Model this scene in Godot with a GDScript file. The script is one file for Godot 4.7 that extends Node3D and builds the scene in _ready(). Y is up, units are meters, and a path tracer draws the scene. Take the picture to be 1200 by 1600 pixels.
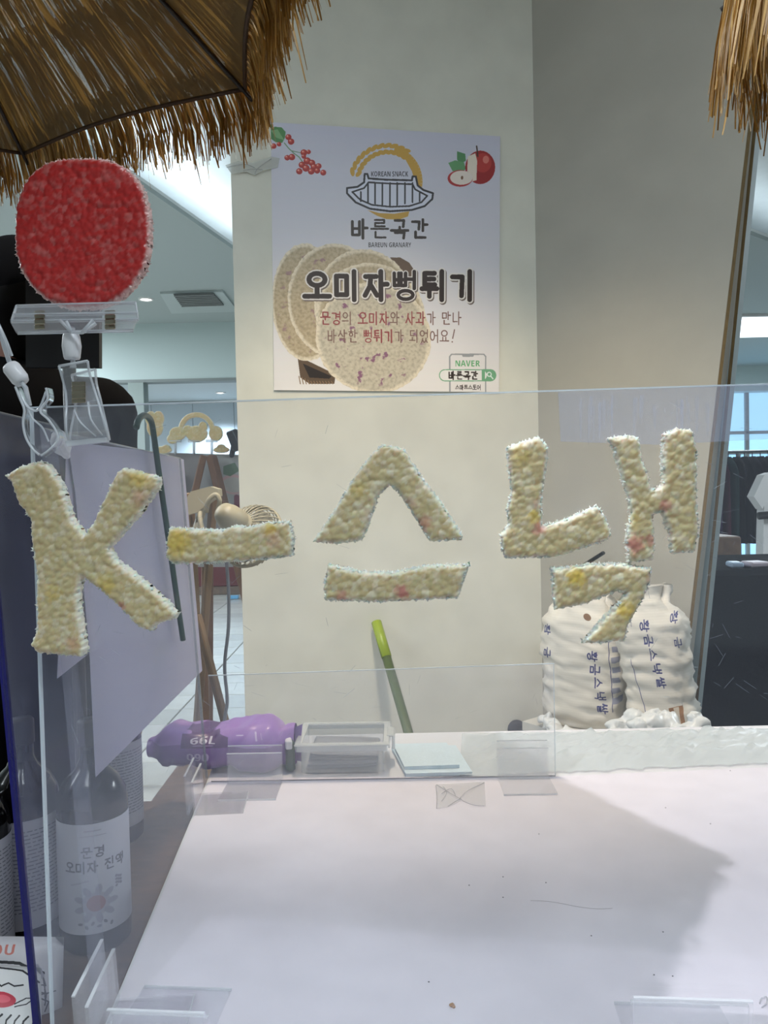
extends Node3D
# A snack stall in a shopping mall: clear acrylic guards round a white table, puffed rice letters on the front guard.

const EYE := Vector3(0, 1.25, 0)
const TOP := 0.75          # height of the table top
const SHELF := 0.66        # the neighbour's shelf on the left
const HALF := 33.0         # half the vertical field of view, degrees
var lens := Basis()
var focal := 800.0 / tan(deg_to_rad(HALF))
var rng := RandomNumberGenerator.new()
var mats := {}

# ---------- measuring: a pixel of the 1200x1600 frame and a distance give a place in the room
func ray(x: float, y: float) -> Vector3:
	return lens * Vector3((x - 600.0) / focal, (800.0 - y) / focal, -1.0)

func at(x: float, y: float, d: float) -> Vector3:
	return EYE + ray(x, y) * d

func on_level(x: float, y: float, level: float) -> Vector3:
	var r := ray(x, y)
	return EYE + r * ((level - EYE.y) / r.y)

func on_plane(x: float, y: float, p: Vector3, n: Vector3) -> Vector3:
	var r := ray(x, y)
	return EYE + r * ((p - EYE).dot(n) / r.dot(n))

func flat(p: Vector3, y: float) -> Vector3:
	return Vector3(p.x, y, p.z)

# ---------- scene tree
func put(called: String, st: SurfaceTool, m: Material, parent: Node3D = null) -> MeshInstance3D:
	var o := MeshInstance3D.new()
	st.generate_normals()
	st.index()
	o.mesh = st.commit()
	o.material_override = m
	return hang(called, o, parent)

func hang(called: String, o: MeshInstance3D, parent: Node3D = null) -> MeshInstance3D:
	o.name = called
	if parent == null:
		add_child(o, true)
	else:
		if parent.get_parent() == self:
			o.position = -parent.position
		parent.add_child(o, true)
	tidy(o)
	return o

func tidy(o: Node) -> void:
	# repeats take a three-digit number
	var s := String(o.name)
	var k := s.length()
	while k > 0 and s[k - 1] >= "0" and s[k - 1] <= "9":
		k -= 1
	if k < s.length() and s[k - 1] != "_" and s.length() - k < 3:
		var stem := s.substr(0, k)
		var n := 1
		while o.get_parent().has_node(NodePath("%s_%03d" % [stem, n])):
			n += 1
		o.name = "%s_%03d" % [stem, n]

func thing(called: String, label: String, category: String, base: Vector3, group := "") -> Node3D:
	var o := Node3D.new()
	o.name = called
	add_child(o, true)
	tidy(o)
	o.position = base
	return tag(o, label, category, group)

func tag(o: Node3D, label: String, category: String, group := "") -> Node3D:
	o.set_meta("label", label)
	o.set_meta("category", category)
	if group != "":
		o.set_meta("group", group)
	return o

func struct(called: String, st: SurfaceTool, m: Material, label := "") -> MeshInstance3D:
	var o := put(called, st, m)
	o.set_meta("kind", "structure")
	if label != "":
		o.set_meta("label", label)
	return o

func stuff(o: Node) -> void:
	o.set_meta("kind", "stuff")

# ---------- materials
func mat(key: String, c: Color, rough := 0.6, metal := 0.0) -> StandardMaterial3D:
	if mats.has(key):
		return mats[key]
	var m := StandardMaterial3D.new()
	m.resource_name = key
	m.albedo_color = c
	m.roughness = rough
	m.metallic = metal
	mats[key] = m
	return m

func clear(key: String, c: Color, alpha: float, rough := 0.06) -> StandardMaterial3D:
	var m := mat(key, Color(c.r, c.g, c.b, alpha), rough)
	m.transparency = BaseMaterial3D.TRANSPARENCY_ALPHA
	m.cull_mode = BaseMaterial3D.CULL_DISABLED
	return m

func grain(m: StandardMaterial3D, seed_: int, freq: float, relief: float, size := 1.0, stretch := Vector3.ONE, lo := 0.9, tint := true) -> StandardMaterial3D:
	# fine relief and a little tone over a surface, laid on by world place
	var n := FastNoiseLite.new()
	n.seed = seed_
	n.frequency = freq
	n.fractal_octaves = 4
	var t := NoiseTexture2D.new()
	t.width = 256
	t.height = 256
	t.seamless = true
	t.noise = n
	if tint:
		var g := Gradient.new()
		g.set_color(0, Color(lo, lo, lo))
		g.set_color(1, Color(1, 1, 1))
		t.color_ramp = g
		m.albedo_texture = t
	m.uv1_triplanar = true
	m.uv1_world_triplanar = true
	m.uv1_scale = stretch / size
	if relief > 0.0:
		var h := NoiseTexture2D.new()
		h.width = 256
		h.height = 256
		h.seamless = true
		h.noise = n
		m.heightmap_enabled = true
		m.heightmap_texture = h
		m.heightmap_scale = relief
	return m

func lit(key: String, c: Color, energy: float) -> StandardMaterial3D:
	var m := mat(key, c, 0.5)
	m.emission_enabled = true
	m.emission = c
	m.emission_energy_multiplier = energy
	return m

# ---------- shapes. Every face is given so that it turns anticlockwise seen from outside.
func sm(smooth := false) -> SurfaceTool:
	var st := SurfaceTool.new()
	st.begin(Mesh.PRIMITIVE_TRIANGLES)
	st.set_smooth_group(0 if smooth else -1)
	return st

func tri(st: SurfaceTool, a: Vector3, b: Vector3, c: Vector3) -> void:
	st.add_vertex(a)
	st.add_vertex(c)
	st.add_vertex(b)

func quad(st: SurfaceTool, a: Vector3, b: Vector3, c: Vector3, d: Vector3) -> void:
	tri(st, a, b, c)
	tri(st, a, c, d)

func uvquad(st: SurfaceTool, a: Vector3, b: Vector3, c: Vector3, d: Vector3) -> void:
	# a top left, b bottom left, c bottom right, d top right as the print is read
	var p := [a, b, c, a, c, d]
	var u := [Vector2(0, 0), Vector2(0, 1), Vector2(1, 1), Vector2(0, 0), Vector2(1, 1), Vector2(1, 0)]
	for k in [0, 2, 1, 3, 5, 4]:
		st.set_uv(u[k])
		st.add_vertex(p[k])

func newell(p: PackedVector3Array) -> Vector3:
	var n := Vector3.ZERO
	for i in p.size():
		n += p[i].cross(p[(i + 1) % p.size()])
	return n.normalized()

func slab(st: SurfaceTool, pts: PackedVector3Array, off: Vector3) -> void:
	# a flat outline of any shape and what lies between it and its copy at «off»
	var p := pts.duplicate()
	var n := newell(p)
	if n.dot(off) > 0.0:
		p.reverse()
		n = -n
	var ax := (p[1] - p[0]).normalized()
	var ay := n.cross(ax)
	var q := PackedVector2Array()
	for v in p:
		q.append(Vector2((v - p[0]).dot(ax), (v - p[0]).dot(ay)))
	var ix := Geometry2D.triangulate_polygon(q)
	for k in range(0, ix.size(), 3):
		var a := p[ix[k]]
		var b := p[ix[k + 1]]
		var c := p[ix[k + 2]]
		if (b - a).cross(c - a).dot(n) < 0.0:
			var s := b
			b = c
			c = s
		tri(st, a, b, c)
		tri(st, a + off, c + off, b + off)
	for i in p.size():
		var a := p[i]
		var b := p[(i + 1) % p.size()]
		quad(st, b, a, a + off, b + off)

func v3(a: Array) -> PackedVector3Array:
	return PackedVector3Array(a)

func v2(a: Array) -> PackedVector2Array:
	var r := PackedVector2Array()
	for k in range(0, a.size(), 2):
		r.append(Vector2(a[k], a[k + 1]))
	return r

func cbox(st: SurfaceTool, c: Vector3, s: Vector3, bevel := 0.0, b := Basis()) -> void:
	# a box with its edges taken off
	var h := s / 2.0
	var e := minf(bevel, minf(h.x, minf(h.y, h.z)) * 0.9)
	for ax in 3:
		for sg in [-1.0, 1.0]:
			var u := (ax + 1) % 3
			var w := (ax + 2) % 3
			var p := []
			for k in [[-1, -1], [1, -1], [1, 1], [-1, 1]]:
				var q := Vector3.ZERO
				q[ax] = sg * h[ax]
				q[u] = k[0] * (h[u] - e)
				q[w] = k[1] * (h[w] - e)
				p.append(c + b * q)
			if sg < 0:
				p.reverse()
			quad(st, p[0], p[1], p[2], p[3])
	if e <= 0.0:
		return
	for ax in 3:
		var u := (ax + 1) % 3
		var w := (ax + 2) % 3
		for su in [-1.0, 1.0]:
			for sw in [-1.0, 1.0]:
				var q := []
				for k in [[-1, 0], [1, 0], [1, 1], [-1, 1]]:
					var r := Vector3.ZERO
					r[ax] = k[0] * (h[ax] - e)
					r[u] = su * (h[u] - (e if k[1] == 1 else 0.0))
					r[w] = sw * (h[w] - (0.0 if k[1] == 1 else e))
					q.append(c + b * r)
				if su * sw > 0:
					q.reverse()
				quad(st, q[3], q[2], q[1], q[0])
	for sx in [-1.0, 1.0]:
		for sy in [-1.0, 1.0]:
			for sz in [-1.0, 1.0]:
				var a: Vector3 = c + b * Vector3(sx * h.x, sy * (h.y - e), sz * (h.z - e))
				var d: Vector3 = c + b * Vector3(sx * (h.x - e), sy * h.y, sz * (h.z - e))
				var f: Vector3 = c + b * Vector3(sx * (h.x - e), sy * (h.y - e), sz * h.z)
				if sx * sy * sz > 0:
					tri(st, a, d, f)
				else:
					tri(st, a, f, d)

func tube(st: SurfaceTool, pts: PackedVector3Array, r: Variant, sides := 8, closed := false) -> void:
	# a round bar along a line of points; r is one radius or one per point
	var rings := []
	var up := Vector3.UP
	var n := pts.size()
	for i in n:
		var a := pts[(i - 1 + n) % n] if closed or i > 0 else pts[i]
		var b := pts[(i + 1) % n] if closed or i < n - 1 else pts[i]
		var t := (b - a).normalized()
		if i == 0:
			up = Vector3.UP if absf(t.y) < 0.9 else Vector3.RIGHT
		var s := t.cross(up).normalized()
		up = s.cross(t).normalized()
		var ring := []
		var rad: float = r[i] if r is Array else r
		for k in sides:
			var g := TAU * k / sides
			ring.append(pts[i] + (s * cos(g) + up * sin(g)) * rad)
		rings.append(ring)
	for i in (n if closed else n - 1):
		var a: Array = rings[i]
		var b: Array = rings[(i + 1) % n]
		for k in sides:
			var m := (k + 1) % sides
			quad(st, a[k], a[m], b[m], b[k])
	if not closed:
		for k in range(1, sides - 1):
			tri(st, rings[0][0], rings[0][k + 1], rings[0][k])
			tri(st, rings[n - 1][0], rings[n - 1][k], rings[n - 1][k + 1])

func lathe(st: SurfaceTool, prof: PackedVector2Array, xf: Transform3D, segs := 24) -> void:
	# a turned shape: (radius, height) from the bottom up
	for i in prof.size() - 1:
		for k in segs:
			var g := TAU * k / segs
			var m := TAU * (k + 1) / segs
			var p := prof[i]
			var q := prof[i + 1]
			var a := xf * Vector3(p.x * cos(g), p.y, -p.x * sin(g))
			var b := xf * Vector3(p.x * cos(m), p.y, -p.x * sin(m))
			var c := xf * Vector3(q.x * cos(m), q.y, -q.x * sin(m))
			var d := xf * Vector3(q.x * cos(g), q.y, -q.x * sin(g))
			if p.x < 1e-5:
				tri(st, a, c, d)
			elif q.x < 1e-5:
				tri(st, a, b, c)
			else:
				quad(st, a, b, c, d)

func curve(pts: Array, steps := 8) -> PackedVector3Array:
	# a smooth line through the points
	var c := Curve3D.new()
	for i in pts.size():
		var a: Vector3 = pts[maxi(i - 1, 0)]
		var b: Vector3 = pts[mini(i + 1, pts.size() - 1)]
		var t := (b - a) / 6.0
		c.add_point(pts[i], -t, t)
	var r := PackedVector3Array()
	for i in pts.size() - 1:
		for k in steps:
			r.append(c.sample(i, float(k) / steps))
	r.append(pts[-1])
	return r

func facing(n: Vector3, up := Vector3.UP) -> Basis:
	# x to the right, y up, z along n
	var z := n.normalized()
	var x := up.cross(z).normalized()
	return Basis(x, z.cross(x), z)

# ---------- a sheet of surface round a smooth union of tapered bars (figures)
func body(st: SurfaceTool, bones: Array, cell: float, blend: float, crumple := 0.0) -> void:
	var cn := FastNoiseLite.new()
	cn.frequency = 14.0
	cn.fractal_type = FastNoiseLite.FRACTAL_RIDGED
	cn.fractal_octaves = 2
	var lo := Vector3(9, 9, 9)
	var hi := -lo
	for b in bones:
		for k in 2:
			var r: float = b[2 + k] + cell * 2
			lo = lo.min(b[k] - Vector3(r, r, r))
			hi = hi.max(b[k] + Vector3(r, r, r))
	var n := Vector3i(((hi - lo) / cell).ceil()) + Vector3i.ONE
	var f := PackedFloat32Array()
	f.resize(n.x * n.y * n.z)
	f.fill(1.0)
	for b in bones:
		var a: Vector3 = b[0]
		var d: Vector3 = b[1] - a
		var ll := maxf(d.length_squared(), 1e-9)
		var ra: float = b[2]
		var rb: float = b[3]
		var m := maxf(ra, rb) + blend + cell * 2
		var mv := Vector3(m, m, m)
		var p0 := Vector3i(((a.min(b[1]) - mv - lo) / cell).floor()).clamp(Vector3i.ZERO, n - Vector3i.ONE)
		var p1 := Vector3i(((a.max(b[1]) + mv - lo) / cell).ceil()).clamp(Vector3i.ZERO, n - Vector3i.ONE)
		for z in range(p0.z, p1.z + 1):
			for y in range(p0.y, p1.y + 1):
				for x in range(p0.x, p1.x + 1):
					var p := lo + Vector3(x, y, z) * cell - a
					var t := clampf(p.dot(d) / ll, 0, 1)
					var v := (p - d * t).length() - lerpf(ra, rb, t)
					if crumple > 0.0:
						v += cn.get_noise_3dv(p + a) * crumple
					var i := x + n.x * (y + n.y * z)
					var o := f[i]
					var h := maxf(blend - absf(o - v), 0.0) / blend
					f[i] = minf(o, v) - h * h * blend * 0.25
	var where := {}
	for z in n.z - 1:
		for y in n.y - 1:
			for x in n.x - 1:
				var i := x + n.x * (y + n.y * z)
				var c := Vector3.ZERO
				var m := 0
				var inside := 0
				for k in 8:
					if f[i + (k & 1) + n.x * ((k >> 1 & 1) + n.y * (k >> 2))] < 0:
						inside += 1
				if inside == 0 or inside == 8:
					continue
				for e in [[0, 1], [2, 3], [4, 5], [6, 7], [0, 2], [1, 3], [4, 6], [5, 7], [0, 4], [1, 5], [2, 6], [3, 7]]:
					var k: int = e[0]
					var l: int = e[1]
					var u := f[i + (k & 1) + n.x * ((k >> 1 & 1) + n.y * (k >> 2))]
					var w := f[i + (l & 1) + n.x * ((l >> 1 & 1) + n.y * (l >> 2))]
					if (u < 0) != (w < 0):
						var t := u / (u - w)
						c += Vector3(k & 1, k >> 1 & 1, k >> 2).lerp(Vector3(l & 1, l >> 1 & 1, l >> 2), t)
						m += 1
				where[i] = lo + (Vector3(x, y, z) + c / m) * cell
	var step := [1, n.x, n.x * n.y]
	for i in where:
		var v := f[i] < 0
		for ax in 3:
			var j: int = i + step[ax]
			if j >= f.size() or (f[j] < 0) == v:
				continue
			var s1: int = step[(ax + 1) % 3]
			var s2: int = step[(ax + 2) % 3]
			if where.has(i - s1) and where.has(i - s2) and where.has(i - s1 - s2):
				if v:
					quad(st, where[i - s1 - s2], where[i - s2], where[i], where[i - s1])
				else:
					quad(st, where[i - s1 - s2], where[i - s1], where[i], where[i - s2])

# ---------- puffed rice: one or more outlines in the plane of x and y, grains swelling out of both faces
func puff(outlines: Array, thick: float, cell: float, seed_: int, spots: Array, base: Color, edge: Color, grainsize := 5.0, shards := 400, white_rim := 0.004, fleck := 1.0) -> ArrayMesh:
	var lo := Vector2(9, 9)
	var hi := -lo
	for o in outlines:
		for p in o:
			lo = lo.min(p)
			hi = hi.max(p)
	lo -= Vector2(0.005, 0.005)
	hi += Vector2(0.005, 0.005)
	var nx := int((hi.x - lo.x) / cell) + 2
	var ny := int((hi.y - lo.y) / cell) + 2
	var ragged := FastNoiseLite.new()
	ragged.seed = seed_
	ragged.frequency = 0.22
	ragged.fractal_octaves = 3
	var cells := FastNoiseLite.new()
	cells.seed = seed_ + 7
	cells.noise_type = FastNoiseLite.TYPE_CELLULAR
	cells.cellular_return_type = FastNoiseLite.RETURN_DISTANCE
	cells.fractal_type = FastNoiseLite.FRACTAL_NONE
	cells.frequency = 1.0 / grainsize
	var kernel := FastNoiseLite.new()
	kernel.seed = seed_ + 7
	kernel.noise_type = FastNoiseLite.TYPE_CELLULAR
	kernel.cellular_return_type = FastNoiseLite.RETURN_CELL_VALUE
	kernel.fractal_type = FastNoiseLite.FRACTAL_NONE
	kernel.frequency = 1.0 / grainsize
	var tone := FastNoiseLite.new()
	tone.seed = seed_ + 3
	tone.frequency = 0.05
	var d := PackedFloat32Array()
	d.resize(nx * ny)
	for j in ny:
		for i in nx:
			var p := lo + Vector2(i, j) * cell
			var best := 1.0
			for o in outlines:
				var m := 1.0
				var inside := false
				var q: Vector2 = o[o.size() - 1]
				for r in o:
					var e: Vector2 = r - q
					var w := p - q
					m = minf(m, (w - e * clampf(w.dot(e) / e.length_squared(), 0, 1)).length_squared())
					if (q.y > p.y) != (r.y > p.y) and p.x < e.x * (p.y - q.y) / e.y + q.x:
						inside = not inside
					q = r
				best = minf(best, -sqrt(m) if inside else sqrt(m))
			d[j * nx + i] = best + ragged.get_noise_2d(p.x * 1000, p.y * 1000) * 0.0018
	var pos := PackedVector3Array()
	var col := PackedColorArray()
	var idx := PackedInt32Array()
	var id := PackedInt32Array()
	id.resize(nx * ny * 2)
	id.fill(-1)
	var round_ := thick * 0.45
	for j in range(1, ny - 1):
		for i in range(1, nx - 1):
			var k := j * nx + i
			var v := d[k]
			if v > cell * 1.8:
				continue
			var p := lo + Vector2(i, j) * cell
			if v > 0.0:
				var g := Vector2(d[k + 1] - d[k - 1], d[k + nx] - d[k - nx]) / (2 * cell)
				if g.length() > 0.2:
					p -= g.normalized() * minf(v, cell * 1.5)
				v = 0.0
			var s := clampf(-v / round_, 0, 1)
			var h := thick * 0.5 * (0.30 + 0.70 * sqrt(1.0 - (1.0 - s) * (1.0 - s)))
			var mm := p * 1000
			for side in 2:
				var cd := cells.get_noise_2d(mm.x + side * 500, mm.y) + 1.0
				var bump := (1.0 - cd * cd * 1.6) * 0.0011 + ragged.get_noise_2d(mm.x * 2 + 90 * side, mm.y * 2) * 0.0004 + ragged.get_noise_2d(mm.x * 0.25, mm.y * 0.25 + 90 * side) * 0.0006
				bump *= smoothstep(0.0, 0.3, s) * 0.9 + 0.1
				id[k * 2 + side] = pos.size()
				pos.append(Vector3(p.x, p.y, (h + bump) * (1 if side == 0 else -1)))
				var c := base.lerp(edge, 0.8 * (1.0 - smoothstep(0.0, 1.0, -v / white_rim)))
				c = c.lerp(edge, clampf(tone.get_noise_2d(mm.x * 2, mm.y * 2) * 0.4 + kernel.get_noise_2d(mm.x + side * 500, mm.y) * 0.3, 0, 0.4) * fleck)
				for sp in spots:
					var q: Vector2 = sp[0]
					var w := 1.0 - smoothstep(sp[1] * 0.35, sp[1] * 1.1, p.distance_to(q) + ragged.get_noise_2d(mm.x * 0.7, mm.y * 0.7) * 0.004)
					c = c.lerp(sp[2], w * sp[3])
				col.append(c)
	for j in ny - 1:
		for i in nx - 1:
			var k := j * nx + i
			var q := [k, k + 1, k + nx + 1, k + nx]
			var inner := 0
			var ok := true
			for c in q:
				if d[c] <= 0.0:
					inner += 1
				if id[c * 2] < 0:
					ok = false
			if inner == 0 or not ok:
				continue
			idx.append_array([id[q[0] * 2], id[q[2] * 2], id[q[1] * 2], id[q[0] * 2], id[q[3] * 2], id[q[2] * 2]])
			idx.append_array([id[q[0] * 2 + 1], id[q[1] * 2 + 1], id[q[2] * 2 + 1], id[q[0] * 2 + 1], id[q[2] * 2 + 1], id[q[3] * 2 + 1]])
			for c in 4:
				var a: int = q[c]
				var b: int = q[(c + 1) % 4]
				var o1: int = [k - nx, k + 2, k + 2 * nx + 1, k - 1][c]
				var o2: int = [k - nx + 1, k + nx + 2, k + 2 * nx, k + nx - 1][c]
				if d[a] > 0.0 and d[b] > 0.0 and d[clampi(o1, 0, nx * ny - 1)] > 0.0 and d[clampi(o2, 0, nx * ny - 1)] > 0.0:
					idx.append_array([id[a * 2], id[b * 2], id[b * 2 + 1], id[a * 2], id[b * 2 + 1], id[a * 2 + 1]])
	# torn flakes along the rim
	var fr := RandomNumberGenerator.new()
	fr.seed = seed_ * 31 + 5
	for o in outlines:
		var around := 0.0
		for i in o.size():
			around += o[i].distance_to(o[(i + 1) % o.size()])
		for i in o.size():
			var a: Vector2 = o[i]
			var b: Vector2 = o[(i + 1) % o.size()]
			var many := int(shards * a.distance_to(b) / around)
			for k in many:
				var p := a.lerp(b, fr.randf())
				var out := (b - a).orthogonal().normalized()
				if Geometry2D.is_point_in_polygon(p + out * 0.002, o):
					out = -out
				p -= out * 0.0012
				var z := fr.randf_range(-0.4, 0.4) * thick
				var w := fr.randf_range(0.0008, 0.0019)
				var l := fr.randf_range(0.0012, 0.0034)
				var dir := (Vector3(out.x, out.y, 0) + Vector3(fr.randf_range(-0.8, 0.8), fr.randf_range(-0.5, 0.9), fr.randf_range(-0.7, 0.7))).normalized()
				var sx := dir.cross(Vector3(0.3, 0.2, 1)).normalized() * w
				var sy := dir.cross(sx).normalized() * w
				var c := Vector3(p.x, p.y, z)
				var f0 := pos.size()
				for q in [c + sx, c - sx * 0.5 + sy, c - sx * 0.5 - sy, c + dir * l]:
					pos.append(q)
					col.append(edge)
				idx.append_array([f0, f0 + 3, f0 + 1, f0 + 1, f0 + 3, f0 + 2, f0 + 2, f0 + 3, f0])
	var arr := []
	arr.resize(Mesh.ARRAY_MAX)
	arr[Mesh.ARRAY_VERTEX] = pos
	arr[Mesh.ARRAY_COLOR] = col
	arr[Mesh.ARRAY_INDEX] = idx
	var am := ArrayMesh.new()
	am.add_surface_from_arrays(Mesh.PRIMITIVE_TRIANGLES, arr)
	var st := SurfaceTool.new()
	st.create_from(am, 0)
	st.generate_normals()
	st.index()
	return st.commit()

# ---------- print: pictures computed row by row
class Sheet:
	var im: Image
	var k := 1.0               # texels per unit
	var skew := false          # units are pixels of the photograph on the poster
	func _init(w: int, h: int, c: Color, scale := 1.0) -> void:
		im = Image.create(w, h, false, Image.FORMAT_RGB8)
		im.fill(c)
		k = scale
	func tx(p: Vector2) -> Vector2:
		if skew:
			var u := (p.x - 426.0) / 354.0
			return Vector2(u * im.get_width(), (p.y - 192.0 - 22.0 * u) / (418.0 - 19.0 * u) * im.get_height())
		return p * k
	func fill(q: PackedVector2Array, c: Color) -> void:
		# q in texels
		var lo := 1e9
		var hi := -1e9
		for p in q:
			lo = minf(lo, p.y)
			hi = maxf(hi, p.y)
		for y in range(maxi(int(floor(lo)), 0), mini(int(ceil(hi)) + 1, im.get_height())):
			var xs := []
			var yc := y + 0.5
			var a := q[q.size() - 1]
			for b in q:
				if (a.y > yc) != (b.y > yc):
					xs.append(a.x + (b.x - a.x) * (yc - a.y) / (b.y - a.y))
				a = b
			xs.sort()
			for i in range(0, xs.size() - 1, 2):
				var x0 := maxi(int(round(xs[i])), 0)
				var x1 := mini(int(round(xs[i + 1])), im.get_width())
				if x1 > x0:
					im.fill_rect(Rect2i(x0, y, x1 - x0, 1), c)
	func poly(a: Array, c: Color) -> void:
		var q := PackedVector2Array()
		for i in range(0, a.size(), 2):
			q.append(tx(Vector2(a[i], a[i + 1])))
		fill(q, c)
	func oval(x: float, y: float, rx: float, ry: float, c: Color, turn := 0.0) -> void:
		var q := PackedVector2Array()
		for i in 28:
			var g := TAU * i / 28
			q.append(tx(Vector2(x, y) + Vector2(cos(g) * rx, sin(g) * ry).rotated(turn)))
		fill(q, c)
	func line(p: PackedVector2Array, w: float, c: Color, caps := true) -> void:
		for i in p.size() - 1:
			var n := (p[i + 1] - p[i]).orthogonal().normalized() * w / 2
			fill(PackedVector2Array([tx(p[i] + n), tx(p[i + 1] + n), tx(p[i + 1] - n), tx(p[i] - n)]), c)
		if caps:
			for q in p:
				oval(q.x, q.y, w / 2, w / 2, c)
	func latin(s: String, x: float, y: float, w: float, h: float, c: Color, bold := true, xf := Transform2D()) -> void:
		# capitals from the top at y to the foot at y + h, w wide
		var t := TextMesh.new()
		var f := SystemFont.new()
		f.font_names = PackedStringArray(["Droid Sans"])
		f.font_weight = 700 if bold else 400
		t.font = f
		t.text = s
		t.depth = 0.0
		t.font_size = 64
		t.pixel_size = 0.01
		var arr := t.surface_get_arrays(0)
		var v: PackedVector3Array = arr[Mesh.ARRAY_VERTEX]
		if v.is_empty():
			return
		var lo := v[0]
		var hi := v[0]
		for p in v:
			lo = lo.min(p)
			hi = hi.max(p)
		var ix = arr[Mesh.ARRAY_INDEX]
		var n: int = ix.size() if ix != null and ix.size() > 0 else v.size()
		for i in range(0, n, 3):
			var q := PackedVector2Array()
			for j in 3:
				var p := v[ix[i + j]] if ix != null and ix.size() > 0 else v[i + j]
				q.append(tx(xf * Vector2(x + (p.x - lo.x) / (hi.x - lo.x) * w, y + (hi.y - p.y) / (hi.y - lo.y) * h)))
			fill(q, c)
	func jamo(j: String, box: Rect2, out: Array) -> void:
		var s := []
		match j:
			"ㄱ": s = [[0.08, 0.12, 0.88, 0.12, 0.82, 1.0]]
			"ㄴ": s = [[0.12, 0.0, 0.12, 0.88, 0.98, 0.88]]
			"ㄷ": s = [[0.92, 0.08, 0.1, 0.08, 0.1, 0.9, 0.95, 0.9]]
			"ㄹ": s = [[0.08, 0.05, 0.9, 0.05, 0.9, 0.48, 0.1, 0.48, 0.1, 0.95, 0.95, 0.95]]
			"ㅁ": s = [[0.1, 0.08, 0.9, 0.08, 0.9, 0.95, 0.1, 0.95, 0.1, 0.08]]
			"ㅂ": s = [[0.1, 0.0, 0.1, 0.95, 0.9, 0.95, 0.9, 0.0], [0.1, 0.5, 0.9, 0.5]]
			"ㅅ": s = [[0.5, 0.05, 0.42, 0.5, 0.03, 0.98], [0.46, 0.42, 0.97, 0.98]]
			"ㅇ": s = [[]]
			"ㅈ": s = [[0.08, 0.1, 0.92, 0.1], [0.5, 0.1, 0.42, 0.55, 0.03, 0.98], [0.46, 0.48, 0.97, 0.98]]
			"ㅌ": s = [[0.92, 0.05, 0.1, 0.05, 0.1, 0.93, 0.95, 0.93], [0.1, 0.49, 0.88, 0.49]]
			"ㅎ": s = [[0.5, -0.05, 0.5, 0.1], [0.05, 0.22, 0.95, 0.22]]
			"ㅏ": s = [[0.3, 0.0, 0.3, 1.0], [0.3, 0.45, 0.95, 0.45]]
			"ㅐ": s = [[0.15, 0.05, 0.15, 0.95], [0.8, 0.0, 0.8, 1.0], [0.15, 0.48, 0.8, 0.48]]
			"ㅓ": s = [[0.75, 0.0, 0.75, 1.0], [0.05, 0.45, 0.75, 0.45]]
			"ㅕ": s = [[0.75, 0.0, 0.75, 1.0], [0.05, 0.32, 0.75, 0.32], [0.05, 0.62, 0.75, 0.62]]
			"ㅔ": s = [[0.45, 0.05, 0.45, 0.95], [0.9, 0.0, 0.9, 1.0], [0.0, 0.48, 0.45, 0.48]]
			"ㅣ": s = [[0.55, 0.0, 0.55, 1.0]]
			"ㅗ": s = [[0.0, 0.85, 1.0, 0.85], [0.5, 0.15, 0.5, 0.85]]
			"ㅛ": s = [[0.0, 0.85, 1.0, 0.85], [0.33, 0.15, 0.33, 0.85], [0.67, 0.15, 0.67, 0.85]]
			"ㅜ": s = [[0.0, 0.2, 1.0, 0.2], [0.5, 0.2, 0.5, 1.0]]
			"ㅡ": s = [[0.0, 0.5, 1.0, 0.5]]
		for l in s:
			var p := PackedVector2Array()
			for i in range(0, l.size(), 2):
				p.append(box.position + Vector2(l[i], l[i + 1]) * box.size)
			if p.size():
				out.append(p)
		if j == "ㅇ" or j == "ㅎ":
			var p := PackedVector2Array()
			for i in 17:
				var g := TAU * i / 16
				p.append(box.position + (Vector2(0.5, 0.5) + Vector2(cos(g), sin(g)) * 0.45 if j == "ㅇ" else Vector2(0.5, 0.68) + Vector2(cos(g) * 0.34, sin(g) * 0.3)) * box.size)
			out.append(p)
	func pair(j: String, box: Rect2, out: Array) -> void:
		var twin := {"ㅃ": "ㅂ", "ㅆ": "ㅅ", "ㄲ": "ㄱ"}
		if twin.has(j):
			var w := box.size.x
			jamo(twin[j], Rect2(box.position, Vector2(w * 0.46, box.size.y)), out)
			jamo(twin[j], Rect2(box.position + Vector2(w * 0.54, 0), Vector2(w * 0.46, box.size.y)), out)
		else:
			jamo(j, box, out)
	func strokes(ch: String) -> Array:
		# the strokes of one syllable in a unit square
		var code := ch.unicode_at(0) - 0xAC00
		var out := []
		if code < 0:
			return out
		var i := "ㄱㄲㄴㄷㄸㄹㅁㅂㅃㅅㅆㅇㅈㅉㅊㅋㅌㅍㅎ"[code / 588]
		var v := "ㅏㅐㅑㅒㅓㅔㅕㅖㅗㅘㅙㅚㅛㅜㅝㅞㅟㅠㅡㅢㅣ"[code % 588 / 28]
		var f := " ㄱㄲㄳㄴㄵㄶㄷㄹㄺㄻㄼㄽㄾㄿㅀㅁㅂㅄㅅㅆㅇㅈㅊㅋㅌㅍㅎ"[code % 28]
		var mixed := {"ㅘ": "ㅗㅏ", "ㅟ": "ㅜㅣ", "ㅢ": "ㅡㅣ", "ㅚ": "ㅗㅣ"}
		var s := 0.6 if f != " " else 1.0
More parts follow.
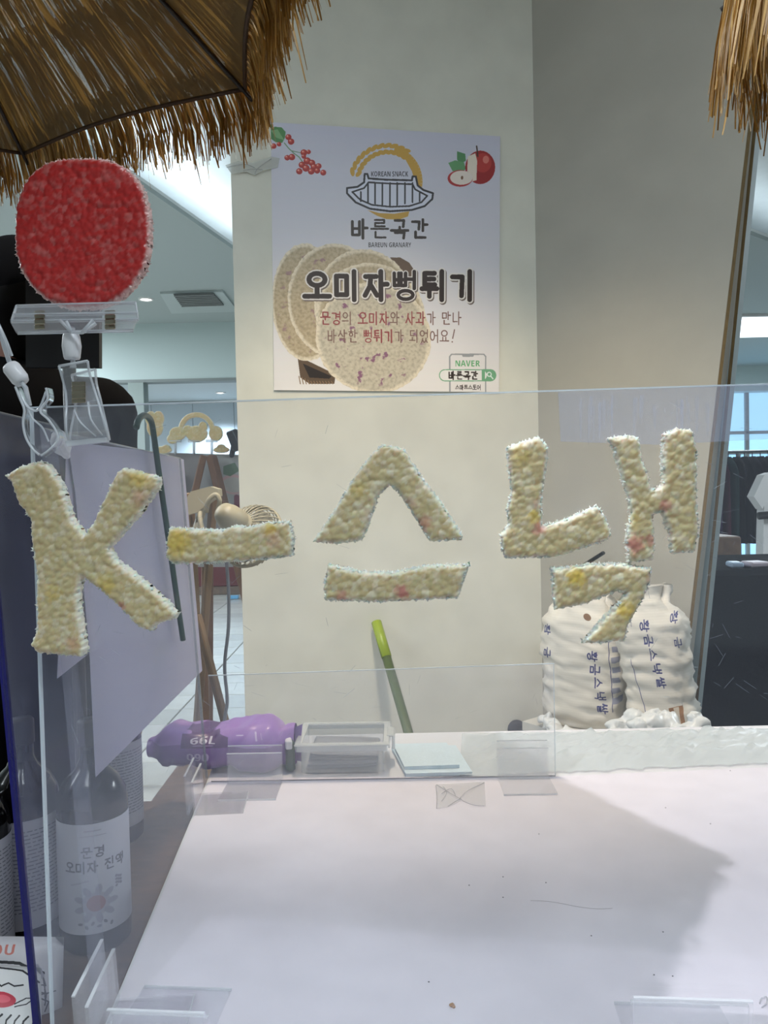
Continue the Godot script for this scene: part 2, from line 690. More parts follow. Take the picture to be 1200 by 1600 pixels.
		if mixed.has(v):
			pair(i, Rect2(0.06, 0.04 * s, 0.5, 0.46 * s), out)
			jamo(mixed[v][0], Rect2(0.0, 0.54 * s, 0.62, 0.34 * s), out)
			jamo(mixed[v][1], Rect2(0.64, 0, 0.34, s), out)
		elif v in "ㅗㅛㅜㅡ":
			if f == " ":
				pair(i, Rect2(0.14, 0.04, 0.72, 0.48), out)
				jamo(v, Rect2(0, 0.52, 1, 0.42), out)
			else:
				pair(i, Rect2(0.17, 0.0, 0.66, 0.38), out)
				jamo(v, Rect2(0, 0.37, 1, 0.25), out)
		else:
			pair(i, Rect2(0.03, 0.1 * s, 0.52, 0.76 * s), out)
			jamo(v, Rect2(0.58, 0, 0.4, 1.0 * s), out)
		if f != " ":
			pair(f, Rect2(0.18, 0.66, 0.68, 0.34), out)
		return out
	func hangul(s: String, x: float, y: float, step: float, w: float, h: float, pen: float, c: Color, slant := 0.0, down := Vector2.ZERO, turned := false) -> void:
		# syllables from the left at x, each w by h; «down» shifts every next one; turned lays each on its side
		var place := Vector2(x, y)
		for ch in s:
			if ch == "!":
				line(PackedVector2Array([place + Vector2(w * 0.5, 0), place + Vector2(w * 0.3, h * 0.68)]), pen, c)
				oval(place.x + w * 0.24, place.y + h * 0.95, pen * 0.7, pen * 0.7, c)
			for st in strokes(ch):
				var p := PackedVector2Array()
				for q in st:
					var r := Vector2((1.0 - q.y) * w, q.x * h) if turned else Vector2(q.x * w - q.y * h * slant, q.y * h)
					p.append(place + r)
				line(p, pen * (0.74 if ch in "뻥른" else 1.0), c)
			place += (Vector2(step if ch != " " else step * 0.45, 0) if down == Vector2.ZERO else down)
	func cracker(x: float, y: float, rx: float, ry: float, seed_: int, rim: Color, mid: Color, spots: Color, amount: float) -> void:
		# a printed picture of a round rice cracker
		var n := FastNoiseLite.new()
		n.seed = seed_
		n.frequency = 0.035
		n.fractal_octaves = 4
		var m := FastNoiseLite.new()
		m.seed = seed_ + 1
		m.frequency = 0.012
		var c := tx(Vector2(x, y))
		var e := tx(Vector2(x + rx, y)) - c
		var g := tx(Vector2(x, y + ry)) - c
		var ex := e.length()
		var ey := g.length()
		for py in range(maxi(int(c.y - ey), 0), mini(int(c.y + ey), im.get_height())):
			for px in range(maxi(int(c.x - ex), 0), mini(int(c.x + ex), im.get_width())):
				var r := Vector2((px - c.x) / ex, (py - c.y) / ey).length()
				r += n.get_noise_2d(px, py) * 0.02
				if r < 1.0:
					var t := n.get_noise_2d(px * 1.6, py * 1.6)
					var q := mid.lerp(rim, smoothstep(0.91, 0.97, r)).lightened(clampf(t * 0.22, 0, 0.2)).darkened(clampf(-t * 0.2, 0, 0.2))
					var s := m.get_noise_2d(px * 1.3 + 300, py * 1.3)
					q = q.lerp(spots, smoothstep(0.34, 0.5, s) * amount * (1.0 - smoothstep(0.8, 0.9, r)))
					im.set_pixel(px, py, q)
	func texture() -> ImageTexture:
		return ImageTexture.create_from_image(im)

func printed(key: String, s: Sheet, rough := 0.5) -> StandardMaterial3D:
	var m := mat(key, Color.WHITE, rough)
	m.albedo_texture = s.texture()
	return m

func poster_print() -> Sheet:
	var s := Sheet.new(880, 1024, Color(0.86, 0.86, 0.90))
	s.skew = true
	for y in 1024:
		var t := y / 1023.0
		s.im.fill_rect(Rect2i(0, y, 880, 1), Color(0.80, 0.80, 0.87).lerp(Color(0.93, 0.91, 0.90), t))
	# magnolia berries
	s.poly([424, 194, 430, 196, 427, 202, 424, 204], Color(0.30, 0.52, 0.30))
	s.poly([424, 203, 432, 199, 442, 200, 448, 207, 447, 216, 443, 224, 433, 223, 424, 216], Color(0.33, 0.55, 0.33))
	s.poly([426, 205, 436, 203, 446, 220, 434, 216], Color(0.50, 0.68, 0.48))
	s.line(v2([446, 224, 452, 232, 460, 240, 468, 246, 476, 258]), 1.6, Color(0.45, 0.58, 0.45))
	s.line(v2([456, 236, 464, 238, 474, 240]), 1.3, Color(0.45, 0.58, 0.45))
	for b in [[452, 215, 4.5], [456, 222, 4.8], [430, 229, 4.2], [438, 226, 3.5], [450, 247, 4.2], [457, 246, 5], [475, 239, 5], [482, 238, 3.5], [475, 245, 3.5], [468, 268, 4.8], [472, 258, 5], [480, 252, 5.5], [487, 255, 5], [478, 263, 5.5], [490, 261, 5], [497, 260, 4.5], [486, 268, 5], [495, 267, 4.5], [504, 270, 4.5]]:
		s.oval(b[0], b[1], b[2], b[2], Color(0.68, 0.17, 0.15))
		s.oval(b[0] - 1, b[1] - 1.2, b[2] * 0.55, b[2] * 0.5, Color(0.82, 0.34, 0.28))
		s.oval(b[0] - 1.5, b[1] - 1.8, b[2] * 0.2, b[2] * 0.2, Color(0.95, 0.8, 0.75))
	# the apple and its half
	s.poly([711, 237, 724, 241, 725, 252, 716, 256, 711, 250], Color(0.33, 0.55, 0.36))
	s.poly([697, 255, 708, 251, 722, 254, 725, 265, 716, 270, 704, 268], Color(0.40, 0.62, 0.42))
	s.oval(748, 262, 24, 26, Color(0.62, 0.12, 0.13))
	s.oval(752, 255, 14, 15, Color(0.74, 0.22, 0.20))
	s.oval(757, 250, 5, 6, Color(0.86, 0.48, 0.44))
	s.poly([728, 245, 740, 240, 743, 252, 742, 282, 735, 284, 727, 270], Color(0.93, 0.88, 0.82))
	s.line(v2([744, 245, 743, 236, 742, 229]), 2.2, Color(0.25, 0.16, 0.12))
	s.oval(716, 279, 20, 13, Color(0.68, 0.16, 0.17))
	s.oval(718, 278, 18, 11, Color(0.93, 0.88, 0.84))
	s.oval(719, 278, 2, 3, Color(0.5, 0.35, 0.25))
	# the granary emblem in its wreath of rice
	var gold := Color(0.80, 0.63, 0.26)
	for i in 11:
		var g := deg_to_rad(196.0 + i * 10.5)
		for k in 2:
			var r := 56.0 - k * 10.0
			s.oval(602 + cos(g) * r, 284 + sin(g) * r, 7.2 - k, 3.4, gold, g + (1.15 if k == 0 else 2.0))
	var arc := PackedVector2Array()
	for i in 20:
		var g := deg_to_rad(282.0 + i * 5.4)
		arc.append(Vector2(602 + cos(g) * 50, 284 + sin(g) * 51))
	s.line(arc, 9.0, gold, false)
	s.poly([617, 229, 624, 234, 632, 240, 640, 248, 647, 262, 652, 280, 655, 296, 648, 298, 640, 268, 630, 250, 618, 240], gold)
	s.poly([571, 328, 590, 333, 612, 334, 636, 330, 634, 338, 620, 343, 600, 342, 586, 337], gold)
	var dark := Color(0.17, 0.15, 0.18)
	var pale := Color(0.86, 0.87, 0.93)
	var roof := [567, 272, 571, 272, 573, 279, 600, 281, 640, 282, 641, 276, 646, 276, 649, 290, 658, 297, 673, 302, 672, 311, 660, 322, 640, 328, 606, 330, 575, 326, 553, 316, 540, 302, 540, 294, 556, 292, 566, 285]
	s.poly(roof, pale)
	var edge := v2(roof)
	edge.append(edge[0])
	s.line(edge, 3.0, dark)
	var inner := v2([573, 285, 606, 287, 641, 288, 645, 296, 664, 306, 655, 316, 636, 322, 606, 323, 578, 320, 560, 312, 548, 300, 566, 294, 573, 285])
	s.line(inner, 2.5, dark)
	for x in [561, 572, 583, 594, 606, 617, 629, 641, 652]:
		var top := 300.0 if x == 561 else 302.0 if x == 652 else 286.0
		s.line(v2([x, top, x, 322.0 - absf(x - 606.0) * 0.17]), 2.4, dark)
	s.latin("KOREAN SNACK", 577, 268, 57, 8, Color(0.30, 0.28, 0.32))
	s.hangul("바른곡간", 546, 343, 31.0, 26, 29, 4.2, Color(0.22, 0.17, 0.14), 0.0)
	s.latin("BAREUN GRANARY", 573, 378.5, 66, 7.5, Color(0.32, 0.30, 0.32))
	# the heap of crackers in a basket
	s.poly([606, 402, 622, 402, 636, 410, 646, 425, 644, 436, 628, 430], Color(0.42, 0.33, 0.26))
	s.poly([462, 556, 520, 585, 518, 600, 480, 600, 466, 590], Color(0.38, 0.30, 0.23))
	s.poly([470, 568, 514, 588, 510, 592, 480, 590], Color(0.16, 0.12, 0.10))
	for i in 12:
		s.line(v2([464 + i * 4.5, 588 + minf(i * 2.0, 8), 466 + i * 4.5, 600]), 1.4, Color(0.55, 0.44, 0.33))
	var rim := Color(0.90, 0.85, 0.76)
	var mid := Color(0.73, 0.66, 0.54)
	var plum := Color(0.55, 0.38, 0.48)
	s.cracker(476, 472, 52, 92, 5, rim, mid, plum, 0.5)
	s.cracker(522, 470, 74, 90, 9, rim, mid, plum, 0.6)
	s.cracker(566, 478, 78, 89, 13, rim, mid, plum, 0.3)
	s.cracker(576, 500, 86, 90, 17, rim, mid, plum, 0.3)
	s.cracker(580, 528, 90, 87, 23, rim, Color(0.78, 0.74, 0.66), plum, 1.0)
	# the name of the snack, dark with a pale border
	for pass_ in 3:
		var off: Vector2 = [Vector2(1.6, 2.0), Vector2.ZERO, Vector2.ZERO][pass_]
		s.hangul("오미자뻥튀기", 474 + off.x, 424 + off.y, 45.5, 38, 44, [12.0, 12.0, 7.6][pass_], [Color(0.45, 0.40, 0.38), Color(0.90, 0.88, 0.87), Color(0.19, 0.13, 0.11)][pass_])
	var ink := Color(0.48, 0.36, 0.33)
	var red := Color(0.58, 0.27, 0.28)
	for w in [["문경", 0.0, red], ["의", 2.0, ink], ["오미자", 3.45, red], ["와", 6.45, ink], ["사과", 7.9, red], ["가", 9.9, ink], ["만나", 11.35, ink]]:
		s.hangul(w[0], 498 + w[1] * 16.7, 487, 16.7, 14.4, 20, 2.0 if w[2] == red else 1.7, w[2])
	for w in [["바삭한", 0.0, ink], ["뻥튀기", 3.45, red], ["가", 6.45, ink], ["되었어요!", 7.9, ink]]:
		s.hangul(w[0], 508 + w[1] * 16.2, 515, 16.2, 14.0, 20, 2.2 if w[2] == red else 1.7, w[2])
	# the search box in its telephone
	var grey := Color(0.62, 0.63, 0.64)
	s.line(v2([700, 612, 700, 557, 703, 553.5, 755, 553.5, 758, 557, 758, 612]), 2.2, grey)
	s.poly([719, 553, 740, 553, 738, 557.5, 721, 557.5], grey)
	s.latin("NAVER", 709, 563, 40, 9.5, Color(0.40, 0.68, 0.46))
	var green := Color(0.47, 0.68, 0.53)
	s.line(v2([692, 586.5, 766, 586.5]), 19, green)
	s.line(v2([692, 586.5, 752, 586.5]), 16, Color(0.93, 0.92, 0.91))
	s.poly([752, 578, 757, 578, 757, 595, 752, 595], green)
	s.hangul("바른곡간", 698, 580.5, 12.2, 10.5, 12.5, 2.2, Color(0.2, 0.15, 0.13))
	var glass := PackedVector2Array()
	for i in 13:
		glass.append(Vector2(764, 585) + Vector2(cos(TAU * i / 12), sin(TAU * i / 12)) * 3.3)
	s.line(glass, 1.6, Color(0.92, 0.95, 0.93))
	s.line(v2([766.5, 588, 770, 592]), 1.8, Color(0.92, 0.95, 0.93))
	s.hangul("스마트스토어", 709, 601.5, 7.0, 6.2, 8, 1.1, Color(0.3, 0.26, 0.25))
	return s

func _ready() -> void:
	rng.seed = 11
	lens = Basis.from_euler(Vector3(deg_to_rad(-1.65), 0, deg_to_rad(-1.23)))
	# ----- camera, sky, exposure
	var cam := Camera3D.new()
	cam.name = "camera"
	cam.fov = 2.0 * HALF
	cam.near = 0.02
	cam.far = 60.0
	cam.transform = Transform3D(lens, EYE)
	add_child(cam)
	cam.current = true
	var env := Environment.new()
	env.background_mode = Environment.BG_COLOR
	env.background_color = Color(0.62, 0.68, 0.74)
	env.background_energy_multiplier = 0.3
	env.tonemap_mode = Environment.TONE_MAPPER_LINEAR
	env.tonemap_exposure = 1.12
	env.sdfgi_enabled = true
	env.ssao_enabled = true
	env.ssil_enabled = true
	var we := WorldEnvironment.new()
	we.name = "world"
	we.environment = env
	add_child(we)
	# ----- downlights and coves of the mall; the panel lights are added fill
	fill_panel(Vector3(0.9, 3.49, 0.6), Vector2(1.2, 0.5), 4.2, "added fill panel light above the right parasol")
	fill_panel(Vector3(-0.9, 3.49, 0.9), Vector2(1.2, 0.5), 2.9, "added fill panel light above the left parasol")
	downlight(Vector3(-0.66, 3.49, -0.5), Vector3(0.12, 0.75, -1.15), 38.0, 3.4, Color(0.98, 0.98, 1.0), 0.012, "spot lamp in the raised ceiling aimed at the white table")
	downlight(Vector3(0.12, 3.49, -1.5), Vector3(0.1, 0.0, -2.6), 32.0, 4.2, Color(1.0, 0.92, 0.79), 0.1, "warm spot lamp in the raised ceiling aimed at the poster wall")
	fill_panel(Vector3(-3.5, 3.09, -0.6), Vector2(1.4, 1.0), 7.0, "added fill panel light, left of the left parasol")  # added to throw cool light on the upper poster wall
	fill_panel(Vector3(-3.2, 3.09, -4.7), Vector2(1.0, 0.8), 9.0, "added fill panel light, above the gap left of the pillar")  # added to brighten the floor left of the pillar
	for p in [[-4.8, -4.0, "far left of the stall"], [-4.5, -7.2, "before the white fascia"], [4.6, -3.5, "far right of the stall"], [4.2, -9.4, "behind the clothes rack"]]:
		fill_panel(Vector3(p[0], 3.09, p[1]), Vector2(1.6, 1.2), 12.0, "added fill panel light, " + p[2])  # added because the hall was too dark
	setting()
	guards()
	letters()
	parasols()
	holders()
	on_table()
	behind_table()
	left_side()
	far_left()
	far_right()
	small_things()

func fill_panel(p: Vector3, s: Vector2, energy: float, label: String) -> void:  # an invented panel light, put in for brightness
	var o := thing("ceiling_light_panel", label, "ceiling light", p, "added fill panel lights")
	var f := sm()
	cbox(f, p + Vector3(0, -0.005, 0), Vector3(s.x + 0.06, 0.03, s.y + 0.06), 0.004)
	put("frame", f, mat("white_metal", Color(0.9, 0.9, 0.9), 0.4), o)
	var d := sm()
	cbox(d, p + Vector3(0, -0.02, 0), Vector3(s.x, 0.01, s.y), 0.002)
	put("diffuser", d, lit("fill_panel_light", Color(0.95, 0.98, 1.0), 1.5), o)
	var l := AreaLight3D.new()
	l.name = "panel_glow"
	l.area_size = s
	l.light_energy = energy
	l.light_color = Color(0.93, 0.975, 1.0)
	l.omni_range_set(30.0) if l.has_method("omni_range_set") else null
	l.shadow_enabled = true
	l.position = Vector3(0, -0.04, 0)
	l.rotation_degrees = Vector3(-90, 0, 0)
	o.add_child(l)

func downlight(p: Vector3, towards: Vector3, angle: float, energy: float, c: Color, size: float, label: String) -> void:
	var o := thing("downlight", label, "downlight", p)
	var f := sm(true)
	lathe(f, v2([0.0, 0.012, 0.07, 0.012, 0.075, 0.004, 0.07, -0.012, 0.055, -0.012, 0.05, 0.0, 0.0, 0.0]), Transform3D(Basis(), p), 24)
	put("rim", f, mat("white_metal", Color(0.9, 0.9, 0.9), 0.4), o)
	var d := sm()
	lathe(d, v2([0.0, -0.006, 0.048, -0.006, 0.048, 0.0, 0.0, 0.0]), Transform3D(Basis(), p), 20)
	put("bulb", d, lit("downlight_bulb", Color(1, 0.98, 0.95), 6.0), o)
	if energy <= 0.0:
		return
	var l := SpotLight3D.new()
	l.name = "downlight_beam"
	l.spot_angle = angle
	l.spot_range = 30.0
	l.spot_attenuation = 2.0
	l.spot_angle_attenuation = 0.6
	l.light_energy = energy
	l.light_color = c
	l.light_size = size
	l.shadow_enabled = true
	l.position = Vector3(0, -0.05, 0)
	o.add_child(l)
	l.look_at_from_position(p + Vector3(0, -0.05, 0), towards, Vector3.FORWARD if absf((towards - p).normalized().dot(Vector3.FORWARD)) < 0.9 else Vector3.UP)

# ---------- the setting: hall, pillar, leaning wall panel, ceilings
var wall_paint: StandardMaterial3D
var p_left := Vector3()
var p_corner := Vector3()
var p_right := Vector3()

func setting() -> void:
	var white := grain(mat("hall_paint", Color(0.84, 0.86, 0.86), 0.8), 3, 0.03, 0.0, 2.0, Vector3.ONE, 0.95)
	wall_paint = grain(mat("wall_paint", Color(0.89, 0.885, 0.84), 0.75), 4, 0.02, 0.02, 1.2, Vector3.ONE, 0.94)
	p_left = flat(at(374, 770, 2.85), 0)
	p_corner = flat(at(843, 770, 3.03), 0)
	p_right = flat(at(1100, 770, 2.5), 0)
	# floor
	var f := sm()
	cbox(f, Vector3(0, -0.06, -5), Vector3(20, 0.1, 20))
	var floor_ := struct("floor", f, grain(mat("floor_grout", Color(0.62, 0.62, 0.60), 0.6), 8, 0.02, 0.0, 1.0))
	var tones := []
	for k in 4:
		tones.append(grain(mat("floor_tile_%d" % k, Color(0.80, 0.80, 0.78).darkened(k * 0.03), 0.22), 20 + k, 0.02, 0.0, 0.8, Vector3.ONE, 0.93))
	var k := 0
	for iz in 22:
		for ix in 4:
			var t := sm()
			cbox(t, Vector3(-2.1 + ix * 0.6, -0.0085, -3.2 - iz * 0.3), Vector3(0.594, 0.015, 0.294), 0.003)
			put("tile", t, tones[(k * 7 + iz) % 4], floor_)
			k += 1
	# far tiles to the right, behind the clothes
	for iz in 8:
		for ix in 5:
			var t := sm()
			cbox(t, Vector3(3.0 + ix * 1.2, -0.0085, -8.2 - iz * 0.6), Vector3(1.194, 0.015, 0.594), 0.003)
			put("tile", t, tones[(k * 5 + iz) % 4], floor_)
			k += 1
	# hall walls
	var b := sm()
	cbox(b, Vector3(0, 1.9, -15.1), Vector3(20, 4.2, 0.2))
	struct("wall_back", b, white)
	b = sm()
	cbox(b, Vector3(0, 1.9, 5.1), Vector3(20, 4.2, 0.2))
	struct("wall_front", b, white)
	for s in [-1, 1]:
		b = sm()
		cbox(b, Vector3(s * 10.1, 1.9, -5), Vector3(0.2, 4.2, 20.4))
		struct("wall_left" if s < 0 else "wall_right", b, white)
	# raised ceiling and, round its tray, the low ceiling with a lit cove
	b = sm()
	cbox(b, Vector3(0, 3.6, -5), Vector3(20, 0.2, 20.4))
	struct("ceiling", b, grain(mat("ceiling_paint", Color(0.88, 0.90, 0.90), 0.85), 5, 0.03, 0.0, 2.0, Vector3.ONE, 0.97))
	var a1 := on_level(362, 388, 3.1)
	var a2 := on_level(235, 300, 3.1)
	var dir := (a2 - a1).normalized()
	var near := a1 + dir * 9.0
	var away := a1 - dir * 1.1
	var pr := on_level(1160, 362, 3.1)
	var pr2 := on_level(1240, 392, 3.1)
	var rdir := (pr2 - pr).normalized()
	var pr0 := pr - rdir * 0.6
	pr2 = pr + rdir * 9.0
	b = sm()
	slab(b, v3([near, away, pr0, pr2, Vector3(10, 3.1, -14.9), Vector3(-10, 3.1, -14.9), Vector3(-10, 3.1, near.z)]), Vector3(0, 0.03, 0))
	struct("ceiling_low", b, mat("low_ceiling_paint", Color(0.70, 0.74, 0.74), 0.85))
	# lip of the cove and the strip of light behind it
	var side := Vector3(dir.z, 0, -dir.x)
	if side.x > 0:
		side = -side
	b = sm()
	slab(b, v3([near + Vector3(0, 0.0305, 0), away + Vector3(0, 0.0305, 0), away + side * 0.02 + Vector3(0, 0.0305, 0), near + side * 0.02 + Vector3(0, 0.0305, 0)]), Vector3(0, 0.022, 0))
	struct("trim_1", b, mat("ceiling_lip", Color(0.92, 0.94, 0.94), 0.7))
	cove_strip("cove_light_strip", near + side * 0.2 + Vector3(0, 0.06, 0), away + side * 0.2 + Vector3(0, 0.06, 0), -side, 3.4, "white light strip lying in the cove of the left ceiling edge")
	b = sm()
	slab(b, v3([pr0 + Vector3(0, 0.0305, 0), pr2 + Vector3(0, 0.0305, 0), pr2 + Vector3(0, 0.0305, -0.02), pr0 + Vector3(0, 0.0305, -0.02)]), Vector3(0, 0.022, 0))
	struct("trim_4", b, mat("ceiling_lip", Color(0.92, 0.94, 0.94), 0.7))
	cove_strip("cove_light_strip", pr0 + Vector3(0, 0.06, -0.2), pr + rdir * 4 + Vector3(0, 0.06, -0.2), Vector3(0, 0, 1), 0.5, "white light strip lying in the cove of the right ceiling edge")
	# the pillar wall that carries the poster
	b = sm()
	var back := Vector3(0.06, 0, -0.35)
	slab(b, v3([p_left, p_corner, p_corner + back, p_left + Vector3(0.02, 0, -0.35)]), Vector3(0, 3.5, 0))
	struct("wall_poster", b, wall_paint)
	# the wall panel on its right leans outwards at its free edge
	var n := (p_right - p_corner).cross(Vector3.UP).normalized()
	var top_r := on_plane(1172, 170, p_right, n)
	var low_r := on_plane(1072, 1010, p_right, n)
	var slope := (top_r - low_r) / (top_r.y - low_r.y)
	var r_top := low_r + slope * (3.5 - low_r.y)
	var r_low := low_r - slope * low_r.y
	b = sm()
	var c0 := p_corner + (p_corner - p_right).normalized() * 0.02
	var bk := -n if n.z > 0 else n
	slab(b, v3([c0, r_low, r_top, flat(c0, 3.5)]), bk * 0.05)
	struct("wall_side", b, grain(mat("shaded_side_paint", Color(0.69, 0.675, 0.635), 0.75), 6, 0.02, 0.02, 1.2, Vector3.ONE, 0.94))  # darker paint carries the shade that falls on this wall
	# its raw wooden edge, thinner towards the top, and the grey board behind it
	b = sm()
	var e1 := low_r + bk * 0.088
	var e2 := top_r + bk * 0.026
	var es := (e2 - e1) / (e2.y - e1.y)
	var q := v3([r_low + bk * 0.05, r_top + bk * 0.02, e1 + es * (3.5 - e1.y), e1 - es * e1.y])
	q[0] = r_low
	q[1] = r_top
	for i in 4:
		q[i] -= (p_corner - p_right).normalized() * 0.012
	slab(b, q, (p_corner - p_right).normalized() * 0.011)
	struct("trim_2", b, grain(mat("raw_wood_edge", Color(0.47, 0.39, 0.25), 0.8), 9, 0.05, 0.05, 0.5, Vector3(6, 0.6, 6), 0.75))
	b = sm()
	var g1 := e1 - es * e1.y
	var g2 := e1 + es * (3.5 - e1.y)
	slab(b, v3([g1, g2, g2 + bk * 0.05, g1 + bk * 0.05]), (p_corner - p_right).normalized() * 0.03)
	struct("trim_3", b, mat("grey_board", Color(0.60, 0.65, 0.66), 0.6))

func cove_strip(called: String, a: Vector3, b: Vector3, towards: Vector3, energy: float, label: String) -> void:
	var o := thing(called, label, "light strip", (a + b) / 2)
	var m := sm()
	cbox(m, (a + b) / 2, Vector3(0.03, 0.02, a.distance_to(b)), 0.004, Basis.looking_at(b - a))
	put("led_tube", m, lit("cove_led", Color(0.9, 0.96, 1.0), 3.0), o)
	var l := AreaLight3D.new()
	l.name = "cove_glow"
	l.area_size = Vector2(a.distance_to(b), 0.04)
	l.light_energy = energy
	l.light_color = Color(0.9, 0.96, 1.0)
	l.shadow_enabled = true
	o.add_child(l)
	var x := (b - a).normalized()
	var z := -(towards.normalized() * 0.35 + Vector3.UP).normalized()
	z = (z - x * z.dot(x)).normalized()
	l.basis = Basis(x, z.cross(x), z)
	l.position = -z * 0.03

# ---------- table and guards
var fp := Vector3()
var fn := Vector3()
var spt := Vector3()
var sn := Vector3()

func on_front(x: float, y: float, lift := 0.0) -> Vector3:
	return on_plane(x, y, fp + fn * lift, fn)

func on_side(x: float, y: float, lift := 0.0) -> Vector3:
	return on_plane(x, y, spt + sn * lift, sn)

func guard(called: String, pts: Array, off: Vector3, label: String, dull := false) -> MeshInstance3D:
	var st := sm()
	slab(st, v3(pts), off)
	var m := clear("dull_acrylic" if dull else "clear_acrylic", Color(0.74, 0.76, 0.86), 0.11 if dull else 0.035)
	if dull:
		m.metallic_specular = 0.12
	var o := put(called, st, m)
	tag(o, label, "acrylic guard")
	return o

func edge_of(o: Node3D, a: Vector3, b: Vector3, off: Vector3, m: Material, w := 0.0014) -> void:
	# the polished edge of a sheet
	var st := sm()
	var t := (b - a).normalized()
	var n := t.cross(off).normalized() * w
	slab(st, v3([a - n * 0.5, b - n * 0.5, b - n * 0.5 + off, a - n * 0.5 + off]), n)
	put("polished_edge", st, m, o)

func guards() -> void:
	var l := at(64, 1000, 0.715)
	var r := at(1180, 1000, 0.66)
	fn = (r - l).cross(Vector3.UP)
	fn.y = 0
	fn = fn.normalized()
	if fn.z < 0:
		fn = -fn
	fp = l
	var b1 := on_level(325, 1215, TOP)
	var b2 := on_level(180, 1560, TOP)
	var t1 := at(283, 716, 1.38)
	spt = b1
	sn = (b2 - b1).cross(t1 - b1).normalized()
	if sn.x < 0:
		sn = -sn
	# table: white top with a paper cover, on a closed white body
	var edge := (b2 - b1).normalized()
	var t_far := b1 - edge * 0.235
	var t_near := b1 + edge * 0.88
	var t := thing("stall_table", "white covered stall table behind the clear front guard", "table", Vector3(0.25, 0, -1.0))
	var st := sm()
	slab(st, v3([flat(t_far, TOP - 0.002), flat(t_near, TOP - 0.002), Vector3(0.85, TOP - 0.002, t_near.z), Vector3(0.85, TOP - 0.002, t_far.z)]), Vector3(0, -0.03, 0))
	put("tabletop", st, mat("white_board", Color(0.85, 0.85, 0.87), 0.5), t)
	st = sm()
	slab(st, v3([flat(b1, TOP) + Vector3(0.004, 0, 0), flat(t_near, TOP) + Vector3(0.004, 0, 0.002), Vector3(0.852, TOP, t_near.z), on_level(1285, 1195, TOP), on_level(868, 1213, TOP)]), Vector3(0, -0.0015, 0))
	put("paper_cover", st, grain(mat("white_paper_cover", Color(0.90, 0.88, 0.92), 0.55), 12, 0.02, 0.02, 0.5, Vector3.ONE, 0.965), t)
	st = sm()
	slab(st, v3([flat(t_far, 0.0) + Vector3(0.06, 0, 0.03), flat(t_near, 0.0) + Vector3(0.06, 0, -0.03), Vector3(0.8, 0, t_near.z - 0.03), Vector3(0.8, 0, t_far.z + 0.03)]), Vector3(0, TOP - 0.032, 0))
	put("body", st, mat("white_board", Color(0.85, 0.85, 0.87), 0.5), t)
	# front guard
	var fl := on_front(47, 638)
	var fl_low := flat(fl, TOP)
	var dir := (r - l)
	dir.y = 0
	dir = dir.normalized()
	var top_y := on_front(600, 619).y
	var far := fl_low + dir * 1.0
	var g := guard("front_guard", [fl_low, far, flat(far, top_y), flat(fl, top_y)], fn * -0.004, "large clear front guard with puffed rice letters stuck on it")
	var bright := clear("acrylic_edge", Color(0.88, 0.92, 0.95), 0.55, 0.2)
	edge_of(g, flat(fl, top_y), flat(far, top_y), fn * -0.004, bright, 0.0012)
	edge_of(g, fl_low, flat(fl, top_y), fn * -0.004, bright, 0.002)
	# leftover protective film on its right top corner
	var film := clear("protective_film", Color(0.72, 0.76, 0.88), 0.16, 0.3)
	st = sm()
	slab(st, v3([on_front(872, 613, 0.0006), on_front(1240, 599, 0.0006), on_front(1240, 684, 0.0006), on_front(1030, 695, 0.0006), on_front(876, 690, 0.0006)]), fn * 0.0004)
	put("protective_film", st, film, g)
	st = sm()
	for i in 26:
		var x := 884.0 + rng.randf() * 220.0
		var y0 := 615.0 + rng.randf() * 20.0
		var y1 := y0 + 30.0 + rng.randf() * 36.0
		var w := rng.randf_range(2.0, 7.0)
		slab(st, v3([on_front(x, y0, 0.0012), on_front(x + w, y0, 0.0012), on_front(x + w * 0.7, y1, 0.0012), on_front(x + w * 0.2, y1, 0.0012)]), fn * 0.0001)
	stuff(put("film_smears", st, clear("film_smear", Color(0.78, 0.82, 0.95), 0.07, 0.3), g))  # pale streaks paint in the glare on the film
	scratches(g, 60, func(a, b): return on_front(lerpf(1000, 1200, a), lerpf(625, 1130, b), 0.0005), 0.014)
	scratches(g, 60, func(a, b): return on_front(lerpf(150, 560, a), lerpf(645, 1200, b), 0.0005), 0.014)
	# left guard, leaning a little outwards, from the front guard back to the rear corner
	var s_far := on_side(283, 716)
	var back_off := fn * -0.007
	var s_low := meet(b1, edge, fp + back_off, fn)
	var s_top := meet(s_far, edge, fp + back_off, fn)
	var sg := guard("side_guard", [s_low, s_top, s_far, b1], sn * -0.004, "clear left guard with paper sheets taped on it", true)
	var smoky := clear("side_edge", Color(0.55, 0.60, 0.62), 0.4, 0.2)
	edge_of(sg, s_top, s_far, sn * -0.004, smoky, 0.0012)
	edge_of(sg, s_far, b1, sn * -0.004, smoky, 0.004)
	scratches(sg, 50, func(a, b): return on_side(lerpf(110, 300, a), lerpf(720, 1300, b), 0.0005), 0.02)
	# the neighbour's sheet with its dark blue edge, further left on the lower shelf
	var k0 := at(65, 1640, 0.735)
	var k1 := at(-29, 637, 0.735)
	var lean := (k1 - k0) / (k1.y - k0.y)
	k0 -= lean * (k0.y - SHELF - 0.001)
	var bn := edge.cross(k1 - k0).normalized()
	if bn.x < 0:
		bn = -bn
	var back := -edge * 0.2
	var bg := guard("neighbour_guard", [k0, k1, k1 + back, k0 + back], bn * -0.004, "clear sheet with a dark blue front edge, standing left of the table", true)
	st = sm()
	slab(st, v3([k0, k1, k1 + back * 0.022, k0 + back * 0.025]), bn * -0.006)
	put("blue_edge", st, clear("blue_edge", Color(0.10, 0.09, 0.42), 0.93, 0.25), bg).set_meta("label", "dark blue edge strip")
	edge_of(bg, k1, k1 + back, bn * -0.004, smoky, 0.0012)
